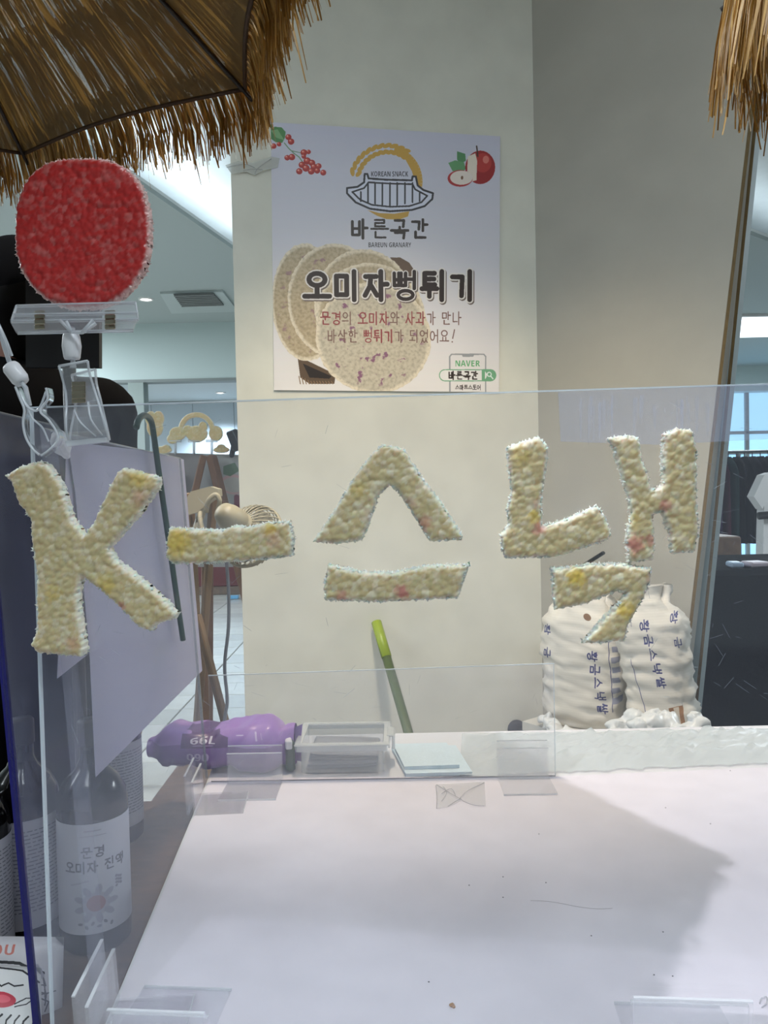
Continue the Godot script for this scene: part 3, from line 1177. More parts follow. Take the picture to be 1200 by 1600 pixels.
	# low rear guard
	var q1 := on_level(330, 1222, TOP)
	var q2 := on_level(868, 1213, TOP)
	var rn := (q2 - q1).cross(Vector3.UP).normalized()
	var u1 := on_plane(316, 1056, q1, rn)
	var u2 := on_plane(865, 1037, q1, rn)
	u1.x = q1.x
	u1.z = q1.z
	u2.x = q2.x
	u2.z = q2.z
	if rn.z < 0:
		rn = -rn
	var rg := guard("rear_guard", [q1, q2, u2, u1], rn * -0.003, "low clear rear guard in front of the purple pack")
	edge_of(rg, u1, u2, rn * -0.003, bright)
	edge_of(rg, u2, q2, rn * -0.003, bright, 0.001)
	edge_of(rg, q1, q2, rn * -0.003, clear("dark_seam", Color(0.25, 0.22, 0.35), 0.6, 0.2), 0.0016)
	scratches(rg, 40, func(a, b): return on_plane(lerpf(330, 860, a), lerpf(1060, 1200, b), q1 + rn * 0.0005, rn), 0.02)
	# angle brackets that hold the guards up
	var ed := edge * 0.09
	bracket("clear acrylic angle bracket on the left end of the low rear guard", on_level(399, 1223, TOP), (q2 - q1).normalized(), Vector3(0, 0, 1), Vector3.UP, 0.094)
	bracket("clear acrylic angle bracket on the right end of the low rear guard", on_level(817, 1215, TOP), (q2 - q1).normalized(), Vector3(0, 0, 1), Vector3.UP, 0.087)
	var sup := (t1 - b1 - edge * (t1 - b1).dot(edge)).normalized()
	bracket("clear acrylic angle bracket at the rear corner of the left guard", on_level(307, 1258, TOP), edge, Vector3(1, 0, 0), sup, 0.085)
	bracket("clear acrylic angle bracket at the near end of the left guard", on_level(158, 1612, TOP), edge, Vector3(1, 0, 0), sup, 0.088)
	bracket("clear acrylic angle bracket at the foot of the front guard, bottom right", flat(on_front(1080, 1655), TOP), dir, -fn, Vector3.UP, 0.098)
	bracket("clear acrylic angle bracket at the foot of the front guard, bottom left", flat(on_front(250, 1690), TOP), dir, -fn, Vector3.UP, 0.09, 0.024)

func meet(p: Vector3, d: Vector3, q: Vector3, n: Vector3) -> Vector3:
	# where the line from p along d crosses a plane
	return p + d * ((q - p).dot(n) / d.dot(n))

func scratches(o: Node3D, n: int, place: Callable, size: float) -> void:
	var st := sm()
	for i in n:
		var a: Vector3 = place.call(rng.randf(), rng.randf())
		var d := Vector3(rng.randf_range(-1, 1), rng.randf_range(-0.6, 0.6), 0).normalized() * size * rng.randf_range(0.1, 1.0)
		var b := a + d
		var toward := (EYE - a).normalized()
		var w := d.cross(toward).normalized() * rng.randf_range(0.0001, 0.00028)
		slab(st, v3([a, b, b + w, a + w]), toward * 0.0001)
	stuff(put("scratches", st, clear("scratch", Color(0.85, 0.88, 0.92), 0.35, 0.3), o))

func bracket(label: String, base: Vector3, along: Vector3, out: Vector3, up: Vector3, w: float, tall := 0.052) -> void:
	# a foot plate on the table and two upright plates that grip the sheet
	out.y = 0
	out = (out - along * out.dot(along)).normalized()
	var o := thing("angle_bracket", label, "bracket", base)
	var m := clear("bracket_acrylic", Color(0.88, 0.90, 0.93), 0.07, 0.12)
	var rim := clear("bracket_edge", Color(0.90, 0.91, 0.93), 0.6, 0.2)
	var a := base - along * w / 2
	var b := base + along * w / 2
	var st := sm()
	var h := 0.001
	slab(st, v3([a + out * 0.003, b + out * 0.003, b + out * 0.078, a + out * 0.078]).duplicate(), Vector3(0, 0.003, 0))
	put("foot_plate", st, m, o)
	for k in 2:
		st = sm()
		var s := out * (0.003 if k == 0 else -0.0075)
		var hh := tall if k == 0 else tall + 0.010
		slab(st, v3([a + s + up * h, b + s + up * h, b + s + up * hh, a + s + up * hh]), out * 0.003)
		put("upright_plate", st, m, o)
		st = sm()
		slab(st, v3([a + s + up * hh, b + s + up * hh, b + s + out * 0.003 + up * hh, a + s + out * 0.003 + up * hh]), up * 0.0012)
		put("polished_edge", st, rim, o)
	st = sm()
	slab(st, v3([a + out * 0.078, b + out * 0.078, b + out * 0.079, a + out * 0.079]), Vector3(0, 0.003, 0))
	put("polished_edge", st, rim, o)

# ---------- the letters
func letter(outline: Array, thick: float, label: String, seed_: int, spots: Array, cream := Color(0.75, 0.69, 0.53), group := "puffed rice letters on the front guard") -> MeshInstance3D:
	var c := Vector2.ZERO
	var q := v2(outline)
	for p in q:
		c += p / q.size()
	var origin := on_front(c.x, c.y, thick * 0.5 + 0.001)
	var b := facing(fn)
	var o2 := PackedVector2Array()
	for p in q:
		var w := b.inverse() * (on_front(p.x, p.y, thick * 0.5 + 0.001) - origin)
		o2.append(Vector2(w.x, w.y))
	var sp := []
	for s in spots:
		var w := b.inverse() * (on_front(s[0], s[1], thick * 0.5 + 0.001) - origin)
		sp.append([Vector2(w.x, w.y), s[2] / 1800.0, s[3], s[4]])
	var o := MeshInstance3D.new()
	o.mesh = puff([o2], thick, 0.0012, seed_, sp, cream.srgb_to_linear(), Color(0.93, 0.92, 0.87).srgb_to_linear())
	o.material_override = rice()
	hang("puffed_rice_letter", o)
	o.transform = Transform3D(b, origin)
	tag(o, label, "puffed rice", group)
	return o

func rice() -> StandardMaterial3D:
	var m := mat("puffed_rice", Color.WHITE, 0.42)
	m.vertex_color_use_as_albedo = true
	m.subsurf_scatter_enabled = true
	m.subsurf_scatter_strength = 0.35
	return m

func letters() -> void:
	var pink := Color(0.76, 0.50, 0.47).srgb_to_linear()
	var yellow := Color(0.80, 0.69, 0.27).srgb_to_linear()
	letter([12, 744, 35, 729, 66, 721, 81, 728, 100, 757, 116, 810, 135, 836, 150, 815, 172, 767, 185, 740, 197, 731, 252, 745, 250, 762, 222, 802, 175, 855, 182, 872, 240, 917, 280, 957, 275, 965, 247, 975, 240, 986, 217, 977, 197, 955, 162, 922, 132, 900, 125, 927, 129, 965, 137, 1015, 132, 1025, 95, 1022, 62, 1019, 52, 1005, 62, 982, 61, 927, 62, 902, 54, 852, 52, 812, 32, 785, 22, 752], 0.014, "puffed rice letter shaped as a big K", 101, [[222, 747, 22, yellow, 0.5], [222, 778, 18, pink, 0.35], [170, 912, 22, yellow, 0.5], [195, 946, 9, pink, 0.6], [90, 925, 18, yellow, 0.4], [118, 1003, 14, pink, 0.3]])
	letter([267, 824, 310, 826, 350, 828, 364, 821, 396, 822, 416, 816, 454, 814, 460, 842, 458, 868, 420, 873, 340, 879, 310, 881, 270, 880, 263, 870, 263, 850], 0.014, "puffed rice bar serving as the hyphen after the K", 102, [[282, 845, 28, yellow, 0.7], [426, 826, 12, yellow, 0.7], [430, 842, 16, pink, 0.35]])
	letter([490, 846, 524, 796, 555, 743, 580, 712, 597, 695, 614, 697, 632, 702, 655, 739, 693, 789, 724, 838, 720, 843, 672, 846, 643, 800, 622, 768, 609, 758, 593, 773, 578, 815, 566, 844, 528, 849], 0.014, "puffed rice letter shaped as a pointed roof, above the flat bar", 103, [[560, 765, 16, yellow, 0.3], [662, 818, 16, pink, 0.55], [642, 785, 12, pink, 0.3]])
	letter([513, 881, 566, 892, 612, 894, 640, 888, 678, 882, 733, 881, 722, 915, 716, 934, 666, 936, 593, 940, 509, 937, 507, 915], 0.014, "flat puffed rice bar with pink spots under the pointed roof letter", 104, [[629, 924, 14, pink, 0.95], [536, 928, 11, pink, 0.6]])
	letter([791, 700, 812, 691, 841, 683, 855, 697, 855, 717, 846, 773, 846, 821, 889, 809, 931, 789, 943, 804, 954, 833, 951, 841, 929, 850, 866, 870, 790, 872, 783, 858, 781, 836, 794, 819, 791, 796, 798, 768, 793, 728], 0.014, "puffed rice letter shaped as a rounded L", 105, [[841, 825, 13, pink, 0.7], [833, 806, 12, yellow, 0.6], [812, 712, 18, yellow, 0.35], [838, 785, 10, pink, 0.3]])
	letter([947, 685, 980, 680, 997, 685, 1001, 717, 1012, 745, 1015, 765, 1033, 758, 1033, 717, 1035, 680, 1056, 669, 1080, 673, 1087, 702, 1086, 773, 1090, 830, 1083, 861, 1048, 865, 1043, 830, 1033, 799, 1019, 804, 1021, 844, 1019, 875, 980, 878, 977, 841, 984, 802, 978, 768, 965, 731, 957, 700], 0.014, "puffed rice letter of two uprights joined like an H", 106, [[990, 850, 17, pink, 0.8], [1014, 842, 12, pink, 0.6], [1036, 790, 11, pink, 0.7], [988, 812, 12, yellow, 0.35]])
	letter([861, 887, 895, 884, 920, 880, 968, 880, 1016, 887, 1014, 906, 1005, 932, 982, 972, 974, 1000, 940, 1003, 909, 1004, 940, 966, 968, 938, 977, 925, 963, 923, 912, 943, 889, 948, 866, 952, 863, 932], 0.014, "puffed rice letter shaped like a 7, in front of the rice sacks", 107, [[898, 900, 18, yellow, 0.75], [975, 950, 16, yellow, 0.7], [1012, 900, 8, pink, 0.4]])

# ---------- parasols
func parasols() -> void:
	var lv := EYE.y + 0.65
	var ta := on_level(386, 142, lv)
	var tb := on_level(39, 243, lv)
	var side := ta.distance_to(tb)
	var rad := side / 2 / sin(PI / 8)
	var mid := (ta + tb) / 2
	var d := (tb - ta).normalized()
	var nrm := Vector3(d.z, 0, -d.x)
	if nrm.z < 0:
		nrm = -nrm
	var c := mid + nrm * (side / 2 / tan(PI / 8))
	parasol(c, rad, atan2(-(ta.z - c.z), ta.x - c.x), rad * 0.5, 0.086, "golden raffia parasol at top left above the clips", 51)
	var lv2 := EYE.y + 0.585
	var tc := on_level(1141, -4, lv2)
	var c2 := Vector3(tc.x + cos(deg_to_rad(30)) * 0.62, lv2, tc.z + sin(deg_to_rad(30)) * 0.62)
	parasol(c2, 0.62, deg_to_rad(150), 0.3, 0.135, "golden raffia parasol whose fringe hangs into the top right corner", 77, 0.06)

func parasol(c: Vector3, rad: float, turn: float, rise: float, fringe: float, label: String, seed_: int, flare := 0.38) -> void:
	var r := RandomNumberGenerator.new()
	r.seed = seed_
	var o := thing("raffia_parasol", label, "parasol", Vector3(c.x, 0, c.z), "raffia parasols over the stall")
	var apex := c + Vector3(0, rise, 0)
	var tips := []
	for i in 8:
		var g := turn + i * PI / 4
		tips.append(c + Vector3(cos(g), 0, -sin(g)) * rad)
	var rim := func(i: int, u: float, v: float) -> Vector3:
		# u along the edge of panel i, v from the top (0) to the rim (1)
		var e: Vector3 = tips[i].lerp(tips[(i + 1) % 8], u)
		e = e.lerp(apex, 0.05 * sin(PI * u))
		return apex.lerp(e, v) + Vector3(0, 0.05 * rad * sin(PI * v), 0) - Vector3(0, 0.03 * rad * sin(PI * u) * v, 0)
	var cloth := mat("raffia_cloth", Color(0.36, 0.28, 0.13), 0.7)
	cloth.backlight_enabled = true
	cloth.backlight = Color(0.55, 0.42, 0.19)
	cloth.cull_mode = BaseMaterial3D.CULL_DISABLED
	cloth.transparency = BaseMaterial3D.TRANSPARENCY_ALPHA
	cloth.albedo_color.a = 0.90
	var dark := mat("parasol_rib", Color(0.13, 0.08, 0.05), 0.5)
	for i in 8:
		var st := sm(true)
		for a in 10:
			for b in 8:
				quad(st, rim.call(i, a / 10.0, b / 8.0), rim.call(i, a / 10.0, (b + 1) / 8.0), rim.call(i, (a + 1) / 10.0, (b + 1) / 8.0), rim.call(i, (a + 1) / 10.0, b / 8.0))
		var panel := put("canopy_panel", st, cloth, o)
		st = sm(true)
		var hem := PackedVector3Array()
		for a in 13:
			hem.append(rim.call(i, a / 12.0, 0.995))
		tube(st, hem, 0.0035, 6)
		put("hem", st, mat("parasol_hem", Color(0.24, 0.15, 0.07), 0.7), panel)
		st = sm(true)
		var rib := PackedVector3Array()
		for b in 9:
			rib.append(rim.call(i, 0.0, b / 8.0) - Vector3(0, 0.006, 0))
		rib.append(rib[8] + (rib[8] - rib[7]).normalized() * 0.012)
		tube(st, rib, 0.0035, 6)
		put("rib", st, dark, o)
	# layers of raffia strands on the canopy and the fringe at the rim
	var straw := mat("raffia_straw", Color.WHITE, 0.38)
	straw.vertex_color_use_as_albedo = true
	straw.cull_mode = BaseMaterial3D.CULL_DISABLED
	straw.backlight_enabled = true
	straw.backlight = Color(0.7, 0.55, 0.28)
	straw.metallic_specular = 0.6
	for ring in 5:
		var v0: float = [0.18, 0.38, 0.58, 0.79, 0.965][ring]
		var many: int = [90, 170, 250, 330, 480][ring]
		var pos := PackedVector3Array()
		var col := PackedColorArray()
		var idx := PackedInt32Array()
		for i in 8:
			for k in many:
				var u := r.randf()
				var layer := r.randf()
				var vs := v0 - 0.02 * r.randf()
				var len_ := (0.25 if ring < 4 else 0.0) * r.randf_range(0.8, 1.15)
				var pts := []
				var lift := 0.004 + 0.012 * layer
				if ring < 4:
					var du := r.randf_range(-0.05, 0.05)
					for s in 4:
						var t := s / 3.0
						var p: Vector3 = rim.call(i, clampf(u + du * t, 0, 1), minf(vs + len_ * t, 0.99))
						p.y += lift + 0.012 * sin(PI * t)
						pts.append(p)
				else:
					var p: Vector3 = rim.call(i, u, vs)
					p.y += lift
					var out := (p - c)
					out.y = 0
					out = out.normalized()
					var ll := fringe * r.randf_range(0.72, 1.12) * (1.0 + (0.25 if r.randf() < 0.04 else 0.0))
					var sway := Vector3(r.randf_range(-1, 1), 0, r.randf_range(-1, 1)) * 0.10
					var edge: Vector3 = rim.call(i, u, 1.0)
					edge.y += 0.004 * layer
					pts = [p, edge + out * 0.006]
					var kick := r.randf_range(flare * 0.55, flare * 1.45)
					pts.append(edge + out * (0.008 + ll * kick * 0.5) + Vector3(0, -ll * 0.45, 0) + sway * ll * 0.4)
					pts.append(edge + out * (0.008 + ll * kick * 0.7) + Vector3(0, -ll, 0) + sway * ll * 1.3)
				var w := r.randf_range(0.0010, 0.0024)
				var tw := r.randf() * PI
				var shade := r.randf()
				var cc := Color(0.54, 0.40, 0.17).lerp(Color(0.84, 0.70, 0.44), shade * shade).srgb_to_linear()
				var f0 := pos.size()
				for s in 4:
					var tdir: Vector3 = (pts[mini(s + 1, 3)] - pts[maxi(s - 1, 0)]).normalized()
					var x := tdir.cross(Vector3(0.31, 0.9, 0.2) if ring < 4 else Vector3(0.3, 0.1, 0.95)).normalized()
					x = x.rotated(tdir, tw + s * 0.5) * w * (1.0 if s < 3 else 0.5)
					pos.append(pts[s] + x)
					pos.append(pts[s] - x)
					col.append(cc)
					col.append(cc)
				for s in 3:
					var a := f0 + s * 2
					idx.append_array([a, a + 1, a + 3, a, a + 3, a + 2])
		var arr := []
		arr.resize(Mesh.ARRAY_MAX)
		arr[Mesh.ARRAY_VERTEX] = pos
		arr[Mesh.ARRAY_COLOR] = col
		arr[Mesh.ARRAY_INDEX] = idx
		var am := ArrayMesh.new()
		am.add_surface_from_arrays(Mesh.PRIMITIVE_TRIANGLES, arr)
		var mi := MeshInstance3D.new()
		mi.mesh = am
		mi.material_override = straw
		stuff(hang("raffia_fringe", mi, o))
	# pole, foot and finial
	var st := sm(true)
	lathe(st, v2([0.0, 0.04, 0.016, 0.04, 0.016, apex.y - 0.01, 0.0, apex.y - 0.01]), Transform3D(Basis(), Vector3(c.x, 0, c.z)), 16)
	put("pole", st, mat("parasol_pole", Color(0.45, 0.30, 0.16), 0.5), o)
	st = sm(true)
	lathe(st, v2([0.0, apex.y - 0.02, 0.03, apex.y, 0.022, apex.y + 0.03, 0.0, apex.y + 0.06]), Transform3D(Basis(), Vector3(c.x, 0, c.z)), 16)
	put("finial", st, mat("parasol_pole", Color(0.45, 0.30, 0.16), 0.5), o)
	st = sm(true)
	lathe(st, v2([0.0, 0.0, 0.08, 0.0, 0.08, 0.03, 0.05, 0.06, 0.02, 0.12, 0.0, 0.12]), Transform3D(Basis(), Vector3(c.x, 0, c.z)), 20)
	put("base", st, dark, o)

# ---------- clips and signs on the front guard
func strip(st: SurfaceTool, rows: Array, thick: float) -> void:
	# a bent plate: rows of left and right end (pixel, pixel) with their distance before the front guard
	for k in rows.size() - 1:
		var p := []
		for r in [rows[k], rows[k + 1]]:
			p.append(on_front(r[0], r[1], r[4]))
			p.append(on_front(r[2], r[3], r[4]))
		slab(st, v3([p[0], p[1], p[3], p[2]]), fn * thick)

func holders() -> void:
	var plastic := clear("clip_plastic", Color(0.86, 0.88, 0.92), 0.13, 0.08)
	var ridge := clear("clip_ridge", Color(0.90, 0.92, 0.95), 0.5, 0.1)
	var steel := mat("spring_steel", Color(0.66, 0.62, 0.55), 0.25, 1.0)
	var joint := mat("white_joint", Color(0.88, 0.88, 0.90), 0.35)
	# the clip that carries the red cracker
	var o := thing("sign_clip", "clear plastic sign clip with white joint, gripping the front guard and the red cracker", "clip", on_front(135, 632))
	for s in [1, -1]:
		var st := sm()
		var y := 0.0 if s == 1 else 3.0
		slab(st, v3([on_front(26, 477 + y, 0.011 * s), on_front(212, 472 + y, 0.011 * s), on_front(215, 498 + y, 0.014 * s), on_front(18, 501 + y, 0.014 * s)]), fn * 0.0022)
		slab(st, v3([on_front(18, 501 + y, 0.014 * s), on_front(215, 498 + y, 0.014 * s), on_front(208, 515 + y, 0.008 * s), on_front(28, 519 + y, 0.008 * s)]), fn * 0.0022)
		put("jaw", st, plastic, o)
		st = sm(true)
		for l in [[26, 477, 212, 472, 0.011], [18, 501, 215, 498, 0.0145], [28, 519, 208, 515, 0.008], [26, 477, 18, 501, 0.012], [212, 472, 216, 498, 0.012], [22, 491, 214, 488, 0.0135]]:
			tube(st, v3([on_front(l[0], l[1] + y, l[4] * s), on_front(l[2], l[3] + y, l[4] * s)]), 0.0008, 6)
		put("jaw_ridge", st, ridge, o)
	for x in [62.0, 172.0]:
		var st := sm()
		for b in [[488, 0.012, 6.0], [495, 0.017, 7.0], [503, 0.018, 8.0], [511, 0.013, 7.0]]:
			cbox(st, on_front(x, b[0], b[1]), Vector3(0.0092, b[2] / 1750.0, 0.0022), 0.0006, facing(fn))
		put("spring", st, steel, o).set_meta("label", "steel spring band")
	var st := sm(true)
	for l in [[94, 500, 112, 519], [112, 519, 128, 520], [128, 520, 146, 500], [128, 520, 150, 505], [112, 519, 104, 502]]:
		tube(st, v3([on_front(l[0], l[1], 0.016), on_front(l[2], l[3], 0.016)]), 0.0016, 6)
	tube(st, v3([on_front(112, 512, 0.012), on_front(112, 530, 0.006)]), 0.003, 8)
	put("fork", st, ridge, o)
	st = sm(true)
	var b := facing(fn)
	lathe(st, v2([0.0, -0.0115, 0.0064, -0.0115, 0.0072, -0.0095, 0.0084, 0.0, 0.0074, 0.0085, 0.0066, 0.0105, 0.0, 0.0105]), Transform3D(b, on_front(112, 541, 0.006)), 20)
	put("swivel_joint", st, joint, o).set_meta("label", "white swivel joint")
	st = sm(true)
	lathe(st, v2([0.0, -0.006, 0.003, -0.006, 0.002, 0.0, 0.004, 0.005, 0.0, 0.006]), Transform3D(b, on_front(114, 564, 0.006)), 12)
	put("ball", st, ridge, o)
	for s in 2:
		var rows := [[92, 572, 137, 564, 0.017], [97, 590, 140, 584, 0.012], [102, 610, 146, 604, 0.008], [104, 632, 153, 626, 0.010], [103, 655, 160, 650, 0.016], [104, 676, 166, 672, 0.012], [108, 690, 170, 686, 0.003]]
		if s == 1:
			rows = [[112, 586, 149, 577, -0.020], [117, 608, 151, 600, -0.012], [118, 630, 157, 624, -0.010], [114, 655, 163, 650, -0.018], [110, 676, 168, 672, -0.014], [109, 692, 171, 687, -0.007]]
		st = sm()
		strip(st, rows, 0.002)
		put("clamp_arm", st, plastic, o)
		st = sm(true)
		for e in 2:
			var l := []
			for r in rows:
				l.append(on_front(r[e * 2], r[e * 2 + 1], r[4] + 0.001))
			tube(st, curve(l, 3), 0.0011, 6)
		tube(st, v3([on_front(rows[0][0], rows[0][1], rows[0][4]), on_front(rows[0][2], rows[0][3], rows[0][4])]), 0.0012, 6)
		if s == 0:
			tube(st, curve([on_front(116, 640, 0.013), on_front(126, 660, 0.018), on_front(150, 682, 0.008)], 4), 0.0008, 6)
			tube(st, curve([on_front(138, 628, 0.011), on_front(142, 655, 0.017), on_front(160, 680, 0.008)], 4), 0.0009, 6)
		put("clamp_ridge", st, ridge, o)
	st = sm()
	slab(st, v3([on_front(108, 690, 0.002), on_front(170, 684, 0.002), on_front(171, 691, 0.002), on_front(110, 698, 0.002)]), fn * 0.007)
	put("grip_lip", st, ridge, o)
	st = sm()
	for k in 5:
		var g := 0.3 + k * 0.55
		cbox(st, on_front(123, 600 + k * 6.5, 0.013 + 0.005 * sin(g)), Vector3(0.0125, 0.0042, 0.002), 0.0005, facing(fn))
	put("spring", st, steel, o).set_meta("label", "steel spring band")
	# the red cracker it holds
	var q := []
	for i in 40:
		var g := TAU * i / 40
		var c := cos(g)
		var s := sin(g)
		var wide := 105.0 - maxf(s, 0.0) * maxf(s, 0.0) * 22.0
		q.append(132 + signf(c) * pow(absf(c), 0.72) * wide)
		q.append(367 + signf(s) * pow(absf(s), 0.8) * 117.0)
	var origin := on_front(132, 367, 0)
	var flat_q := PackedVector2Array()
	for k in range(0, q.size(), 2):
		var w := b.inverse() * (on_front(q[k], q[k + 1], 0) - origin)
		flat_q.append(Vector2(w.x, w.y))
	var mi := MeshInstance3D.new()
	mi.mesh = puff([flat_q], 0.013, 0.0012, 140, [], Color(0.72, 0.17, 0.17).srgb_to_linear(), Color(0.92, 0.80, 0.78).srgb_to_linear(), 4.5, 600, 0.003, 0.4)
	var red_rice := mat("red_puffed_rice", Color.WHITE, 0.32)
	red_rice.vertex_color_use_as_albedo = true
	mi.material_override = red_rice
	hang("red_cracker", mi)
	mi.transform = Transform3D(b, origin)
	tag(mi, "large red puffed rice cracker with a white rim held upright in the sign clip", "puffed rice")
	# a second clip, seen from its side, on the left end of the front guard
	o = thing("side_clip", "clear plastic clip seen edge-on at the left end of the front guard", "clip", on_front(52, 660))
	for s in 2:
		var l := [[24, 604], [31, 622], [38, 640], [36, 660], [40, 682], [50, 700], [62, 711]]
		if s == 1:
			l = [[72, 606], [74, 624], [63, 642], [76, 656], [88, 674], [90, 688], [78, 702], [64, 712]]
		var pts := []
		for p in l:
			pts.append(on_front(p[0], p[1], 0.018))
		var c0 := curve(pts, 5)
		for p in l.size():
			pts[p] = on_front(l[p][0] + 7, l[p][1] + 2, -0.016)
		var c1 := curve(pts, 5)
		st = sm(true)
		for k in c0.size() - 1:
			quad(st, c0[k], c0[k + 1], c1[k + 1], c1[k])
			var t := Vector3(0.0018, 0, 0)
			quad(st, c0[k] + t, c1[k] + t, c1[k + 1] + t, c0[k + 1] + t)
		put("clamp_arm", st, plastic, o)
		st = sm(true)
		tube(st, c0, 0.0011, 6)
		put("clamp_ridge", st, ridge, o)
		st = sm(true)
		tube(st, c1, 0.0008, 6)
		put("clamp_ridge", st, ridge, o)
	st = sm(true)
	tube(st, curve([on_front(44, 640, 0.01), on_front(52, 655, 0.012), on_front(66, 668, 0.01), on_front(76, 690, 0.012)], 5), 0.0009, 6)
	tube(st, curve([on_front(30, 612, 0.01), on_front(44, 636, 0.012), on_front(60, 640, 0.01), on_front(72, 612, 0.012)], 5), 0.0012, 6)
	tube(st, v3([on_front(32, 596, 0.006), on_front(40, 606, 0.006), on_front(46, 634, 0.006)]), 0.0022, 6)
	put("hinge", st, ridge, o)
	st = sm(true)
	var ax := (on_front(14, 568, 0.004) - on_front(37, 598, 0.004)).normalized()
	lathe(st, v2([0.0, -0.010, 0.0062, -0.010, 0.0078, -0.006, 0.0078, 0.007, 0.0066, 0.0095, 0.0, 0.0095]), Transform3D(facing(fn, ax), on_front(25, 584, 0.004)), 18)
	put("swivel_joint", st, joint, o).set_meta("label", "white swivel joint")
	st = sm(true)
	tube(st, curve([on_front(-14, 490, 0.01), on_front(0, 520, 0.01), on_front(8, 545, 0.008), on_front(16, 570, 0.004)], 5), 0.0022, 8)
	tube(st, curve([on_front(-6, 500, 0.014), on_front(8, 530, 0.014), on_front(18, 556, 0.008)], 5), 0.0016, 8)
	put("arm", st, ridge, o)

# ---------- small things that lie on the table
func on_table() -> void:
	var st := sm()
	slab(st, v3([on_level(681, 1226, TOP + 0.001), on_level(757, 1222, TOP + 0.001), on_level(759, 1260, TOP + 0.001), on_level(744, 1259, TOP + 0.001), on_level(722, 1251, TOP + 0.001), on_level(700, 1261, TOP + 0.001), on_level(682, 1264, TOP + 0.001)]), Vector3(0, 0.0006, 0))
	var o := put("tape_piece", st, clear("crumpled_tape", Color(0.88, 0.88, 0.90), 0.12, 0.15))
	tag(o, "crumpled piece of clear tape stuck on the white table", "tape")
	st = sm(true)
	for l in [[682, 1226, 712, 1244, 722, 1250], [690, 1240, 705, 1232, 712, 1244], [757, 1223, 730, 1236, 718, 1248], [722, 1251, 740, 1258, 757, 1259], [681, 1227, 683, 1245, 682, 1263], [700, 1260, 712, 1252, 720, 1248], [692, 1229, 698, 1238, 690, 1252]]:
		tube(st, curve([on_level(l[0], l[1], TOP + 0.0018), on_level(l[2], l[3], TOP + 0.003), on_level(l[4], l[5], TOP + 0.0018)], 3), 0.0006, 5)
	put("fold", st, clear("tape_fold", Color(0.74, 0.74, 0.76), 0.4, 0.2), o)
	st = sm(true)
	tube(st, curve([on_level(829, 1407, TOP + 0.0005), on_level(862, 1409, TOP + 0.0005), on_level(905, 1417, TOP + 0.0005), on_level(935, 1420, TOP + 0.0005), on_level(957, 1419, TOP + 0.0005)], 6), 0.00015, 5)
	tag(put("hair_strand", st, mat("hair_grey", Color(0.50, 0.48, 0.50), 0.6)), "thin grey hair strand lying on the white table", "hair")
	st = sm()
	cbox(st, on_level(706, 1570, TOP + 0.0012), Vector3(0.005, 0.0025, 0.004), 0.0009, Basis(Vector3.UP, 0.6))
	cbox(st, on_level(709, 1573, TOP + 0.001), Vector3(0.003, 0.002, 0.003), 0.0007, Basis(Vector3.UP, 0.2))
	tag(put("crumb", st, mat("crumb_brown", Color(0.66, 0.50, 0.33), 0.8)), "tiny brown crumb on the table near the front guard", "crumb")
	st = sm()
	for p in [[842, 1303], [1141, 1204], [1110, 1287], [853, 1379], [1051, 1525], [786, 1370], [733, 1383], [786, 1402], [670, 1534], [924, 1462], [1040, 1262], [1036, 1456], [1022, 1523]]:
		cbox(st, on_level(p[0], p[1], TOP + 0.0005), Vector3(0.0016, 0.0008, 0.0013), 0.0003)
	o = put("dust_specks", st, mat("speck_grey", Color(0.34, 0.33, 0.35), 0.9))
	tag(o, "dark dust specks scattered over the white table", "dust")
	stuff(o)
	st = sm(true)
	tube(st, curve([on_level(1187, 1568, TOP + 0.001), on_level(1190, 1560, TOP + 0.002), on_level(1198, 1558, TOP + 0.001), on_level(1197, 1568, TOP + 0.002), on_level(1190, 1574, TOP + 0.001)], 5), 0.0007, 5)
	tag(put("tape_scrap", st, clear("tape_fold", Color(0.74, 0.74, 0.76), 0.4, 0.2)), "tiny curled scrap of clear tape at the bottom right of the table", "tape")

